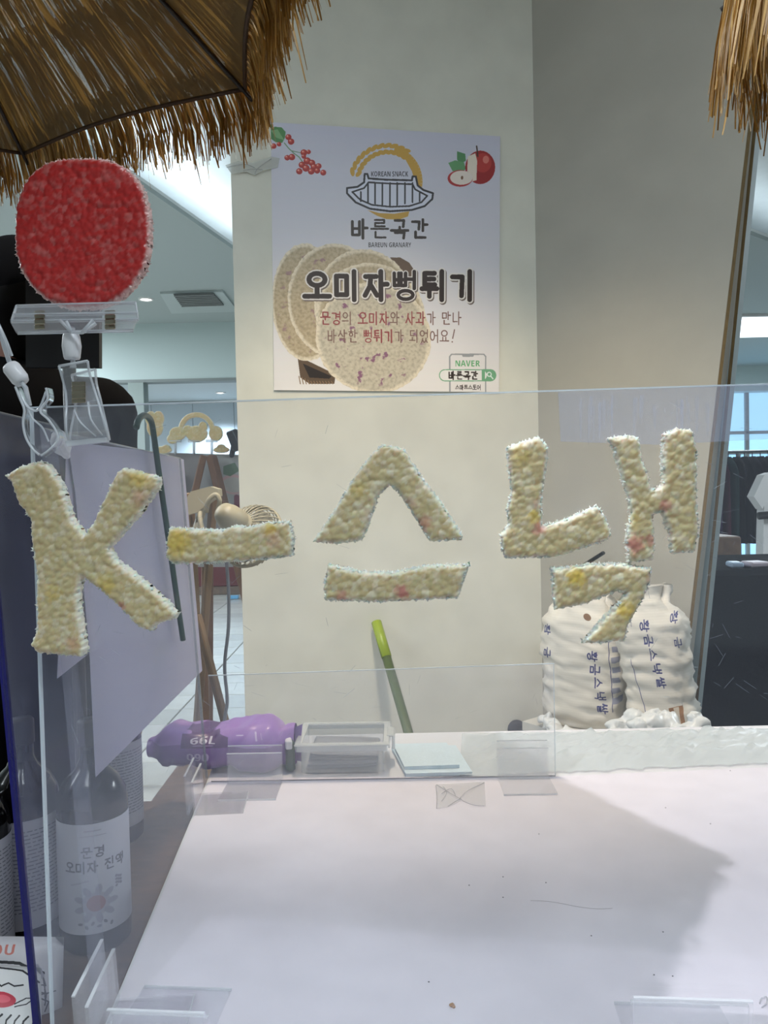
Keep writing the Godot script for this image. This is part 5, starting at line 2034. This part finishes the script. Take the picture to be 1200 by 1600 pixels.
func person() -> void:
	# a person in black with a black cap, standing left behind the shelf and looking to the left
	var c := at(30, 770, 1.72)
	var x0 := c.x
	var z0 := c.z
	var q := func(x: float, y: float, z: float) -> Vector3: return Vector3(x0 + x, y, z0 + z)
	var o := thing("person", "person in black clothes and black cap standing behind the left guard", "person", Vector3(x0, 0, z0))
	var st := sm(true)
	var neck: Vector3 = q.call(0, 1.50, 0)
	var bones := [
		[q.call(0, 0.98, 0), q.call(0, 1.20, 0.0), 0.15, 0.145], [q.call(0, 1.20, 0), q.call(0, 1.40, 0.0), 0.145, 0.15],
		[q.call(-0.17, 1.43, 0), q.call(0.17, 1.43, 0), 0.075, 0.075], [q.call(0, 1.42, 0), neck, 0.10, 0.062],
		[q.call(0.19, 1.42, 0), q.call(0.245, 1.13, 0.03), 0.062, 0.048], [q.call(0.245, 1.13, 0.03), q.call(0.255, 0.90, 0.06), 0.046, 0.036],
		[q.call(-0.19, 1.42, 0), q.call(-0.245, 1.13, 0.03), 0.062, 0.048], [q.call(-0.245, 1.13, 0.03), q.call(-0.255, 0.90, 0.06), 0.046, 0.036],
		[q.call(0.09, 0.95, 0), q.call(0.10, 0.50, 0.02), 0.092, 0.06], [q.call(0.10, 0.50, 0.02), q.call(0.10, 0.09, -0.01), 0.058, 0.042],
		[q.call(-0.09, 0.95, 0), q.call(-0.10, 0.50, 0.02), 0.092, 0.06], [q.call(-0.10, 0.50, 0.02), q.call(-0.10, 0.09, -0.01), 0.058, 0.042],
		[q.call(0.10, 0.05, -0.03), q.call(0.11, 0.035, 0.15), 0.042, 0.033], [q.call(-0.10, 0.05, -0.03), q.call(-0.11, 0.035, 0.15), 0.042, 0.033]]
	body(st, bones, 0.02, 0.05)
	put("body", st, matt(mat("black_clothes", Color(0.09, 0.09, 0.10), 0.9)), o).set_meta("label", "black clothes")
	# head: skull, jaw, nose, ears; turned to the left
	st = sm(true)
	var hb := Basis(Vector3.UP, deg_to_rad(-95))
	var hc: Vector3 = q.call(0, 1.64, 0.01)
	var hq := func(x: float, y: float, z: float) -> Vector3: return hc + hb * Vector3(x, y, z)
	body(st, [[hq.call(0, 0.03, -0.012), hq.call(0, 0.03, 0.02), 0.085, 0.08], [hq.call(0, -0.02, 0.03), hq.call(0, -0.085, 0.055), 0.062, 0.034], [hq.call(0, 0.015, 0.09), hq.call(0, -0.025, 0.108), 0.010, 0.014],
		[hq.call(0.082, 0.015, 0.0), hq.call(0.084, -0.03, 0.0), 0.013, 0.010], [hq.call(-0.082, 0.015, 0.0), hq.call(-0.084, -0.03, 0.0), 0.013, 0.010], [hq.call(0, -0.06, -0.01), hq.call(0, -0.16, -0.02), 0.052, 0.056],
		[hq.call(-0.03, 0.03, 0.088), hq.call(0.03, 0.03, 0.088), 0.012, 0.012], [hq.call(-0.02, -0.055, 0.083), hq.call(0.02, -0.055, 0.083), 0.008, 0.008]], 0.007, 0.012)
	put("head", st, mat("skin", Color(0.55, 0.35, 0.28), 0.55), o)
	st = sm(true)
	for sx in [-1.0, 1.0]:
		lathe(st, v2([0.0, -0.009, 0.007, -0.005, 0.009, 0.0, 0.007, 0.005, 0.0, 0.009]), Transform3D(hb, hq.call(0.03 * sx, 0.008, 0.082)), 10)
	put("eye", st, mat("eye_dark", Color(0.05, 0.04, 0.04), 0.2), o)
	st = sm(true)
	body(st, [[hq.call(0, 0.03, -0.035), hq.call(0, -0.05, -0.055), 0.086, 0.062], [hq.call(0.045, 0.0, -0.03), hq.call(0.045, -0.07, -0.04), 0.048, 0.03], [hq.call(-0.045, 0.0, -0.03), hq.call(-0.045, -0.07, -0.04), 0.048, 0.03]], 0.01, 0.02)
	put("hair", st, matt(mat("black_hair", Color(0.05, 0.045, 0.045), 0.6)), o)
	st = sm(true)
	body(st, [[hq.call(0, 0.075, -0.02), hq.call(0, 0.075, 0.03), 0.094, 0.088], [hq.call(-0.04, 0.062, 0.11), hq.call(0.04, 0.062, 0.11), 0.012, 0.012], [hq.call(-0.05, 0.066, 0.085), hq.call(0.05, 0.066, 0.085), 0.013, 0.013], [hq.call(0, 0.055, 0.155), hq.call(0, 0.062, 0.12), 0.008, 0.02]], 0.009, 0.02)
	put("cap", st, matt(mat("black_cap", Color(0.06, 0.06, 0.065), 0.9)), o)
	# hands that rest at the waist: palm, four fingers and a thumb
	for sx in [1.0, -1.0]:
		st = sm(true)
		var w: Vector3 = q.call(0.255 * sx, 0.90, 0.06)
		var hv: Vector3 = Vector3(-0.05 * sx, -0.95, 0.15).normalized()
		var across := Vector3(0.15 * sx, 0.15, -0.95).normalized()
		var hand := [[w, w + hv * 0.05, 0.030, 0.026], [w + hv * 0.05 - across * 0.025, w + hv * 0.085 - across * 0.03, 0.017, 0.014], [w + hv * 0.05 + across * 0.025, w + hv * 0.085 + across * 0.03, 0.017, 0.014]]
		for k in 4:
			var r0: Vector3 = w + hv * 0.085 + across * (k - 1.5) * 0.021
			var r1: Vector3 = r0 + (hv + Vector3(0, -0.25, 0)).normalized() * [0.034, 0.042, 0.040, 0.030][k]
			var r2: Vector3 = r1 + (hv * 0.6 + Vector3(0, -0.8, 0)).normalized() * [0.026, 0.032, 0.030, 0.023][k]
			hand.append([r0, r1, 0.0095, 0.0085])
			hand.append([r1, r2, 0.0085, 0.0072])
		var t0: Vector3 = w + hv * 0.03 - across * 0.03
		hand.append([t0, t0 + (hv - across * 0.8).normalized() * 0.036, 0.012, 0.010])
		hand.append([t0 + (hv - across * 0.8).normalized() * 0.036, t0 + (hv - across * 0.5).normalized() * 0.066, 0.010, 0.008])
		body(st, hand, 0.004, 0.006)
		put("hand", st, mat("skin", Color(0.62, 0.42, 0.34), 0.55), o)

# ---------- seen past the pillar on its left
func far_left() -> void:
	var white := mat("fascia_paint", Color(0.80, 0.86, 0.86), 0.7)
	var b := sm()
	cbox(b, Vector3(-4.9, 2.795, -8.67), Vector3(10.0, 0.61, 0.15))
	struct("wall_fascia", b, white)
	b = sm()
	cbox(b, Vector3(-4.9, 2.48, -8.67), Vector3(10.0, 0.03, 0.17))
	struct("trim_5", b, mat("grey_trim", Color(0.55, 0.58, 0.58), 0.6))
	var cx := at(216, 680, 8.6).x
	b = sm()
	cbox(b, Vector3(cx, 1.233, -8.67), Vector3(0.17, 2.465, 0.17), 0.004)
	struct("column_shop", b, mat("grey_column", Color(0.60, 0.65, 0.64), 0.6))
	# the shop behind the fascia: back wall with joints, its own ceiling
	b = sm()
	cbox(b, Vector3(-5.0, 2.66, -10.4), Vector3(9.8, 0.06, 3.2))
	struct("ceiling_shop", b, mat("shop_ceiling", Color(0.85, 0.88, 0.89), 0.8))
	b = sm()
	cbox(b, Vector3(-5.0, 1.315, -11.9), Vector3(9.8, 2.63, 0.1))
	var w := struct("wall_shop", b, mat("shop_wall_base", Color(0.62, 0.66, 0.68), 0.8))
	for i in 8:
		for j in 2:
			b = sm()
			cbox(b, Vector3(-5.0 + i * 0.62, 0.65 + j * 1.31, -11.84), Vector3(0.612, 1.30, 0.02), 0.004)
			put("panel", b, mat("shop_panel", Color(0.80, 0.85, 0.88), 0.55), w)
	downlight(Vector3(at(345, 598, 10.9).x, 2.63, -10.9), Vector3(at(345, 640, 11.8).x, 1.2, -11.8), 40.0, 5.0, Color(0.85, 0.93, 1.0), 0.05, "recessed downlight in the far shop, above the rainbow cracker")
	fill_panel(Vector3(-5.6, 2.62, -10.2), Vector2(1.0, 1.0), 8.0, "added fill panel light inside the far shop")  # invented lamp that lights the far shop
	downlight(on_level(228, 467, 3.1), Vector3(-2, 0, -7), 30.0, 0.0, Color.WHITE, 0.05, "round recessed downlight in the ceiling left of the air conditioner")
	# ceiling air conditioner
	var q := [on_level(250, 456, 3.099), on_level(348, 453, 3.099), on_level(372, 484, 3.099), on_level(268, 487, 3.099)]
	var c: Vector3 = q[0] + q[1] + q[2] + q[3]
	c /= 4.0
	var o := thing("air_conditioner", "square ceiling air conditioner with a dark grille, left of the pillar", "air conditioner", c)
	b = sm()
	slab(b, v3(q), Vector3(0, -0.02, 0))
	put("panel", b, mat("conditioner_panel", Color(0.74, 0.78, 0.78), 0.5), o)
	var g := [on_level(271, 459, 3.075), on_level(333, 457, 3.075), on_level(350, 476, 3.075), on_level(285, 478, 3.075)]
	b = sm()
	slab(b, v3(g), Vector3(0, -0.008, 0))
	put("grille", b, mat("dark_grille", Color(0.40, 0.42, 0.42), 0.6), o)
	for k in 7:
		b = sm()
		var t := (k + 0.5) / 7.0
		var a: Vector3 = g[0].lerp(g[3], t)
		var z: Vector3 = g[1].lerp(g[2], t)
		tube(b, v3([a - Vector3(0, 0.012, 0), z - Vector3(0, 0.012, 0)]), 0.008, 6)
		put("slat", b, mat("grille_slat", Color(0.55, 0.57, 0.57), 0.5), o)
	# sign board on an easel
	var s := Sheet.new(420, 560, Color(0.62, 0.62, 0.62))
	s.poly([60, 0, 210, 0, 150, 330, 40, 330], Color(0.52, 0.50, 0.50))
	s.oval(345, 150, 62, 50, Color(0.74, 0.60, 0.60))
	s.oval(345, 152, 50, 38, Color(0.68, 0.66, 0.64))
	s.poly([300, 60, 350, 40, 370, 80, 330, 110, 300, 100], Color(0.36, 0.45, 0.36))
	s.hangul("네", 268, 205, 110, 118, 120, 22, Color(0.48, 0.24, 0.30))
	o = thing("easel_sign", "grey sign board with apple picture and maroon lettering on a wooden easel", "sign", flat(at(315, 800, 3.5), 0))
	var p0 := at(243, 707, 3.55)
	var p1 := at(243, 886, 3.55)
	var p2 := at(392, 886, 3.5)
	var p3 := at(392, 711, 3.5)
	b = sm()
	slab(b, v3([p0, p1, p2, p3]), Vector3(0, 0, -0.02))
	put("board", b, mat("grey_board_back", Color(0.55, 0.55, 0.55), 0.6), o)
	b = sm()
	uvquad(b, p0 + Vector3(0, 0, 0.001), p1 + Vector3(0, 0, 0.001), p2 + Vector3(0, 0, 0.001), p3 + Vector3(0, 0, 0.001))
	put("print", b, printed("easel_print", s), o)
	var wood := grain(mat("easel_wood", Color(0.48, 0.32, 0.19), 0.6), 45, 0.06, 0.02, 0.3, Vector3(1, 0.2, 1), 0.75)
	for l in [[[318, 712, 3.45], [298, 800, 3.44], [205, 1190, 3.40]], [[330, 712, 3.45], [352, 800, 3.44], [450, 1190, 3.40]], [[324, 712, 3.6], [324, 800, 3.7], [324, 1090, 4.0]]]:
		b = sm()
		var a := at(l[0][0], l[0][1], l[0][2])
		var z := at(l[2][0], l[2][1], l[2][2])
		z = a + (z - a) * (a.y / (a.y - z.y))
		cbox(b, (a + z) / 2, Vector3(0.055, 0.03, a.distance_to(z)), 0.004, Basis.looking_at(z - a))
		put("leg", b, wood, o)
	b = sm()
	cbox(b, at(270, 765, 3.5), Vector3(0.10, 0.15, 0.02), 0.004)
	put("notice", b, mat("dark_notice", Color(0.22, 0.22, 0.24), 0.6), o)
	rainbow()
	# small dark bracket lamp at the pillar edge
	b = sm()
	cbox(b, at(368, 688, 3.4), Vector3(0.05, 0.09, 0.04), 0.006, Basis(Vector3.FORWARD, -0.35))
	o = put("black_bracket", b, mat("black_plastic", Color(0.06, 0.06, 0.07), 0.4))
	tag(o, "small black clamp on the sign board, at the left edge of the pillar", "clamp")
	b = sm(true)
	tube(b, v3([at(366, 692, 3.4), at(362, 712, 3.47)]), 0.012, 8)
	put("stem", b, mat("black_plastic", Color(0.06, 0.06, 0.07), 0.4), o)
	# red plinth in the far shop
	o = thing("display_plinth", "dark red display plinth with a wooden base on the far shop floor", "plinth", Vector3(-2.3, 0, -9.9))
	b = sm()
	cbox(b, Vector3(-2.3, 0.235, -9.9), Vector3(1.5, 0.27, 0.5), 0.01)
	put("body", b, mat("dark_red_panel", Color(0.36, 0.08, 0.10), 0.45), o)
	b = sm()
	cbox(b, Vector3(-2.3, 0.05, -9.9), Vector3(1.54, 0.098, 0.54), 0.006)
	put("base", b, mat("brown_wood", Color(0.45, 0.36, 0.29), 0.5), o)
	b = sm()
	cbox(b, on_level(364, 933, 0.02), Vector3(0.13, 0.036, 0.09), 0.006)
	tag(put("blue_box", b, mat("light_blue_box", Color(0.40, 0.68, 0.86), 0.4)), "small light blue box on the floor before the red plinth", "box")
	fan()

func arch(cx: float, cy: float, r0: float, r1: float, a0: float, a1: float) -> PackedVector2Array:
	var q := PackedVector2Array()
	for i in 15:
		var g := lerpf(a0, a1, i / 14.0)
		q.append(Vector2(cx + cos(g) * r1, cy + sin(g) * r1))
	for i in 15:
		var g := lerpf(a1, a0, i / 14.0)
		q.append(Vector2(cx + cos(g) * r0, cy + sin(g) * r0))
	return q

func disc(cx: float, cy: float, rx: float, ry: float) -> PackedVector2Array:
	var q := PackedVector2Array()
	for i in 16:
		q.append(Vector2(cx + cos(TAU * i / 16) * rx, cy + sin(TAU * i / 16) * ry))
	return q

func rainbow() -> void:
	# puffed rice crackers shown on the sign board's top edge; one unit is a metre
	var k := 3.42 / focal
	var cream := Color(0.80, 0.72, 0.52).srgb_to_linear()
	var edge := Color(0.90, 0.87, 0.78).srgb_to_linear()
	var o := MeshInstance3D.new()
	o.mesh = puff([arch(0, -12 * k, 21 * k, 29 * k, 0.0, PI), disc(-30 * k, -16 * k, 13 * k, 11 * k), disc(-38 * k, -24 * k, 9 * k, 8 * k), disc(30 * k, -17 * k, 11 * k, 12 * k), disc(0, -17 * k, 17 * k, 13 * k), disc(-14 * k, -12 * k, 8 * k, 9 * k), disc(10 * k, -6 * k, 7 * k, 8 * k)], 0.014, 0.0026, 201, [], cream, edge, 10.0, 160)
	o.material_override = rice()
	hang("rainbow_cracker", o)
	o.position = at(307, 661, 3.42)
	tag(o, "rainbow shaped puffed rice cracker with clouds, above the sign board", "puffed rice")
	for l in [[[disc(-6 * k, 8 * k, 9 * k, 12 * k), disc(6 * k, 8 * k, 9 * k, 12 * k), disc(0, -6 * k, 13 * k, 16 * k)], 242, 662, "heart shaped puffed rice cracker left of the rainbow cracker"], [[disc(0, 0, 14 * k, 6 * k), disc(5 * k, 3 * k, 7 * k, 5 * k)], 255, 703, "small flat puffed rice piece on the left end of the sign board"], [[disc(0, 0, 13 * k, 5 * k), disc(0, 4 * k, 7 * k, 5 * k)], 346, 703, "small flat puffed rice piece on the right end of the sign board"]]:
		o = MeshInstance3D.new()
		o.mesh = puff(l[0], 0.014, 0.0026, 210 + int(l[1]), [], cream, edge, 10.0, 90)
		o.material_override = rice()
		hang("puffed_rice_cracker", o)
		o.position = at(l[1], l[2], 3.47)
		tag(o, l[3], "puffed rice", "puffed rice crackers shown on the sign board")
	var ridge := clear("clip_ridge", Color(0.90, 0.92, 0.95), 0.5, 0.1)
	var n := 0
	for x in [274, 303, 331]:
		var st := sm(true)
		tube(st, v3([at(x, 709, 3.53), at(x, 686, 3.42)]), 0.006, 6)
		tube(st, v3([at(x - 9, 689, 3.42), at(x + 9, 689, 3.42)]), 0.007, 6)
		tag(put("small_clip", st, ridge), ["leftmost", "middle", "rightmost"][n] + " of the three small clear clips under the rainbow cracker", "clip", "small clear clips on the sign board")
		n += 1

func fan() -> void:
	var beige := mat("beige_plastic", Color(0.70, 0.66, 0.55), 0.4)
	var d := 1.9
	var c := at(394, 838, d)
	var ax := (at(398, 846, d + 0.10) - at(352, 808, d)).normalized()
	var o := thing("clip_fan", "beige electric clip fan with wire cage, behind the hyphen bar", "fan", at(310, 800, d))
	var xf := Transform3D(facing(ax), c)     # z along the fan's axis, away from the motor
	var st := sm(true)
	for k in 3:
		var z: float = [-0.004, 0.0, 0.004][k]
		var ring := PackedVector3Array()
		for i in 36:
			ring.append(xf * Vector3(cos(TAU * i / 36) * 0.080, sin(TAU * i / 36) * 0.080, z))
		tube(st, ring, 0.0028, 6, true)
	put("cage_ring", st, beige, o)
	for i in 32:
		var g := TAU * i / 32
		st = sm(true)
		var w := PackedVector3Array()
		for k in 8:
			var a := lerpf(0.32, PI / 2, k / 7.0)
			w.append(xf * Vector3(cos(g) * 0.080 * sin(a), sin(g) * 0.080 * sin(a), -0.058 * cos(a)))
		tube(st, w, 0.0016, 5)
		w = PackedVector3Array()
		for k in 8:
			var a := lerpf(0.2, PI / 2, k / 7.0)
			w.append(xf * Vector3(cos(g + 0.5 * cos(a)) * 0.080 * sin(a), sin(g + 0.5 * cos(a)) * 0.080 * sin(a), 0.045 * cos(a)))
		tube(st, w, 0.0014, 5)
		put("cage_wire", st, beige, o)
	st = sm(true)
	for zz in [0.045]:
		lathe(st, v2([0.0, 0.0, 0.018, 0.0, 0.018, 0.006, 0.0, 0.006]), Transform3D(xf.basis * Basis(Vector3.RIGHT, PI / 2), xf * Vector3(0, 0, zz)), 16)
	put("cage_hub", st, beige, o)
	for i in 3:
		st = sm(true)
		var p := []
		for k in 9:
			var a := TAU * (i / 3.0) + lerpf(-0.75, 0.75, k / 8.0)
			p.append([xf * Vector3(cos(a) * 0.018, sin(a) * 0.018, (k - 4) * 0.003), xf * Vector3(cos(a + 0.25) * 0.066, sin(a + 0.25) * 0.066, (k - 4) * 0.0045)])
		for k in 8:
			quad(st, p[k][0], p[k][1], p[k + 1][1], p[k + 1][0])
			var t := xf.basis.z * 0.0016
			quad(st, p[k][0] - t, p[k + 1][0] - t, p[k + 1][1] - t, p[k][1] - t)
		put("blade", st, mat("fan_blade", Color(0.58, 0.56, 0.48), 0.35), o)
	# motor housing
	st = sm(true)
	lathe(st, v2([0.0, -0.130, 0.012, -0.130, 0.024, -0.122, 0.031, -0.100, 0.034, -0.070, 0.030, -0.062, 0.034, -0.056, 0.034, -0.030, 0.026, -0.022, 0.0, -0.022]), Transform3D(xf.basis * Basis(Vector3.RIGHT, PI / 2), c), 24)
	put("motor", st, beige, o)
	# yoke, hinge and clamp
	st = sm(true)
	tube(st, curve([at(322, 800, d - 0.03), at(326, 782, d - 0.04), at(337, 773, d - 0.04), at(343, 782, d - 0.04), at(341, 796, d - 0.03)], 6), 0.006, 8)
	tube(st, curve([at(316, 800, d + 0.02), at(308, 822, d), at(304, 845, d - 0.01), at(292, 872, d - 0.01)], 6), 0.009, 8)
	tube(st, curve([at(318, 790, d), at(312, 806, d - 0.02), at(318, 830, d - 0.03), at(330, 838, d - 0.02)], 6), 0.006, 8)
	put("yoke", st, beige, o)
	st = sm()
	slab(st, v3([at(285, 788, d - 0.02), at(298, 768, d - 0.02), at(328, 760, d - 0.02), at(340, 764, d - 0.02), at(341, 775, d - 0.02), at(325, 785, d - 0.02), at(310, 800, d - 0.02), at(288, 806, d - 0.02)]), Vector3(0, 0, -0.05))
	put("clamp", st, beige, o)
	# sticker on the motor's side of the cage
	var s := Sheet.new(64, 64, Color(0.80, 0.62, 0.68))
	s.poly([40, 0, 64, 0, 64, 40, 50, 30], Color(0.86, 0.80, 0.24))
	s.oval(24, 34, 18, 16, Color(0.86, 0.74, 0.78))
	st = sm()
	uvquad(st, at(356, 802, d - 0.045), at(352, 822, d - 0.045), at(376, 815, d - 0.04), at(381, 798, d - 0.04))
	put("sticker", st, printed("fan_sticker", s), o).set_meta("label", "pink and yellow sticker")
	# its cable
	st = sm(true)
	tube(st, curve([at(353, 868, d), at(357, 920, d), at(357, 980, d), at(351, 1040, d), at(355, 1095, d), at(351, 1140, d), at(356, 1300, d), flat(at(370, 1400, d), 0.006)], 6), 0.0042, 8)
	tag(put("fan_cable", st, mat("grey_cable", Color(0.52, 0.52, 0.54), 0.5)), "thin grey cable hanging from the clip fan to the floor", "cable")
	# wooden stand that the fan is clipped to
	o = thing("wooden_stand", "slim wooden stand with crossed legs that carries the clip fan", "stand", flat(at(320, 900, d + 0.06), 0))
	var wood := grain(mat("stand_wood", Color(0.60, 0.47, 0.31), 0.55), 46, 0.06, 0.02, 0.3, Vector3(1, 0.2, 1), 0.8)
	for l in [[[334, 770, d + 0.05], [312, 1080, d + 0.12]], [[308, 960, d + 0.05], [360, 1160, d + 0.02]], [[296, 770, d + 0.05], [306, 960, d + 0.05]]]:
		st = sm()
		var a := at(l[0][0], l[0][1], l[0][2])
		var z := at(l[1][0], l[1][1], l[1][2])
		if l[1][1] > 1000:
			z = a + (z - a) * ((a.y - 0.002) / (a.y - z.y))
		cbox(st, (a + z) / 2, Vector3(0.02, 0.016, a.distance_to(z)), 0.003, Basis.looking_at(z - a))
		put("leg", st, wood, o)

# ---------- seen past the wall panel on the right
func garment(x: float, z: float, top: float, len_: float, c: Color, label: String, seed_: int) -> void:
	var o := thing("hanging_garment", label, "garment", Vector3(x, top, z), "clothes on the far rack")
	var st := sm(true)
	var n := 12
	var m := 20
	var rings := []
	var r := RandomNumberGenerator.new()
	r.seed = seed_
	var ph := r.randf() * 6
	for i in n + 1:
		var t := float(i) / n
		var hw := 0.032 * (0.45 + 0.55 * smoothstep(0.0, 0.12, t)) * (1.0 + 0.12 * sin(t * 5 + ph))
		var hd := 0.22 * (0.25 + 0.75 * smoothstep(0.0, 0.14, t))
		var ring := []
		for k in m:
			var g := TAU * k / m
			ring.append(Vector3(x + cos(g) * hw + 0.008 * sin(g * 3 + ph + t * 3), top - 0.05 - t * len_, z + sin(g) * hd))
		rings.append(ring)
	for i in n:
		for k in m:
			var k2 := (k + 1) % m
			quad(st, rings[i + 1][k], rings[i][k], rings[i][k2], rings[i + 1][k2])
	for k in range(1, m - 1):
		tri(st, rings[0][0], rings[0][k + 1], rings[0][k])
		tri(st, rings[n][0], rings[n][k], rings[n][k + 1])
	put("cloth", st, matt(mat("garment_%d" % seed_, c, 0.95)), o)
	st = sm(true)
	tube(st, v3([Vector3(x, top - 0.06, z), Vector3(x, top - 0.004, z)]), 0.005, 6)
	put("hanger", st, mat("black_plastic", Color(0.06, 0.06, 0.07), 0.4), o)

func far_right() -> void:
	var st := sm()
	# black counter
	var k0 := at(1078, 893, 3.1)
	var top := k0.y
	var o := thing("black_counter", "black cloth covered counter beyond the right end of the wall panel", "counter", flat(k0, 0))
	cbox(st, Vector3(k0.x + 1.1, top / 2, k0.z - 0.35), Vector3(2.3, top, 0.7), 0.02)
	put("body", st, grain(matt(mat("black_cloth", Color(0.12, 0.12, 0.12), 0.9)), 51, 0.08, 0.05, 0.4, Vector3.ONE, 0.5), o)
	var i := 0
	for p in [[1148, 899, 0.05, 0.022, Color(0.72, 0.80, 0.90)], [1180, 905, 0.085, 0.022, Color(0.80, 0.74, 0.78)]]:
		st = sm()
		cbox(st, flat(at(p[0], p[1], 3.22), top + p[3] / 2 + 0.001), Vector3(p[2], p[3], 0.08), 0.006, Basis(Vector3.UP, 0.3 * i - 0.1))
		tag(put("small_package", st, mat("package_%d" % i, p[4], 0.35)), ["pale blue", "pinkish"][i] + " small package lying on the black counter", "package", "packages on the black counter")
		i += 1
	# clothes rack
	var z := -8.0
	var y := at(1150, 706, 8.0).y
	var x0 := at(1092, 706, 8.0).x
	o = thing("clothes_rack", "metal clothes rack full of dark garments, far right", "clothes rack", Vector3(x0 + 0.6, 0, z))
	var metal := mat("rack_metal", Color(0.42, 0.44, 0.46), 0.35, 0.8)
	st = sm(true)
	tube(st, v3([Vector3(x0, y, z), Vector3(x0 + 1.6, y, z)]), 0.014, 8)
	put("rail", st, metal, o)
	for x in [at(1125, 870, 8.0).x, at(1148, 870, 8.0).x, at(1175, 870, 8.0).x, x0 + 1.5]:
		st = sm(true)
		tube(st, v3([Vector3(x, y, z - 0.26), Vector3(x, 0.0, z - 0.26)]), 0.02, 8)
		put("post", st, metal, o)
	st = sm(true)
	tube(st, v3([Vector3(x0, 0.42, z - 0.26), Vector3(x0 + 1.55, 0.42, z - 0.26)]), 0.018, 8)
	for x in [x0 + 0.05, x0 + 1.5]:
		tube(st, v3([Vector3(x, y, z), Vector3(x, y, z - 0.26)]), 0.012, 8)
	put("crossbar", st, metal, o)
	var cols := [Color(0.16, 0.15, 0.15), Color(0.20, 0.15, 0.26), Color(0.27, 0.13, 0.18), Color(0.10, 0.18, 0.18), Color(0.05, 0.055, 0.07), Color(0.04, 0.045, 0.06), Color(0.06, 0.06, 0.08), Color(0.04, 0.04, 0.05), Color(0.05, 0.055, 0.075), Color(0.035, 0.04, 0.05), Color(0.05, 0.05, 0.06), Color(0.04, 0.045, 0.055)]
	var names := ["dark grey garment, first at the left end of the far rack", "dark purple garment, second from the left on the far rack", "dark maroon garment between purple and teal on the far rack", "dark teal garment, fourth from the left on the far rack"]
	for k in 12:
		garment(x0 + 0.05 + k * 0.081, z, y, 0.92 if k < 4 else 0.87, cols[k], names[k] if k < 4 else ["black garment directly right of the teal one", "second black garment right of the teal one", "third black garment right of the teal one", "fourth black garment right of the teal one", "fifth black garment right of the teal one", "sixth black garment right of the teal one", "seventh black garment right of the teal one", "last black garment at the right end"][k - 4] + " on the far rack", 60 + k)
	# white shirt on a stand, nearer
	var d := 6.2
	o = thing("white_shirt", "white short-sleeved shirt hanging on a black stand at the right edge", "shirt", flat(at(1215, 800, d), 0))
	st = sm()
	var q := PackedVector3Array()
	for p in [[1206, 738], [1194, 742], [1178, 776], [1192, 796], [1194, 790], [1192, 870], [1262, 872], [1262, 790], [1266, 796], [1280, 776], [1258, 742], [1244, 738], [1225, 744]]:
		q.append(at(p[0], p[1], d))
	slab(st, q, Vector3(0, 0, -0.12))
	put("cloth", st, mat("white_cotton", Color(0.80, 0.80, 0.80), 0.85), o)
	st = sm(true)
	tube(st, v3([at(1225, 745, d) + Vector3(0, 0, -0.06), flat(at(1225, 745, d), 0.01) + Vector3(0, 0, -0.06)]), 0.014, 8)
	tube(st, v3([at(1185, 806, d - 0.05), at(1270, 800, d - 0.05)]), 0.03, 8)
	put("stand", st, mat("black_plastic", Color(0.06, 0.06, 0.07), 0.4), o)
	st = sm()
	cbox(st, flat(at(1100, 860, 5.2), 0.45), Vector3(0.36, 0.9, 0.3), 0.01)
	tag(put("wooden_box", st, mat("brown_wood", Color(0.45, 0.36, 0.29), 0.5)), "brown wooden display box below the left end of the far rack", "box")
	# shop window behind, glowing in place of a lit wall, with shelf lines
	st = sm()
	var w0 := at(1060, 760, 13.0)
	cbox(st, Vector3(w0.x + 2.4, 1.35, -13.0), Vector3(5.2, 2.7, 0.06))
	var win := struct("window_1", st, lit("glowing_window_panel", Color(0.62, 0.82, 0.95), 1.1))
	for yy in [2.05, 1.72, 0.5]:
		st = sm()
		cbox(st, Vector3(w0.x + 2.4, yy, -12.93), Vector3(5.2, 0.05, 0.06), 0.005)
		put("bar", st, mat("grey_trim", Color(0.55, 0.58, 0.58), 0.6), win)
	for xx in 5:
		st = sm()
		cbox(st, Vector3(w0.x + 0.1 + xx * 1.0, 1.35, -12.93), Vector3(0.06, 2.7, 0.06), 0.005)
		put("mullion", st, mat("grey_trim", Color(0.55, 0.58, 0.58), 0.6), win)
	st = sm()
	cbox(st, Vector3(5.0, 2.9, -12.9), Vector3(9.0, 0.4, 0.4))
	struct("wall_shopfront", st, mat("fascia_paint", Color(0.80, 0.86, 0.86), 0.7))

func small_things() -> void:
	pass
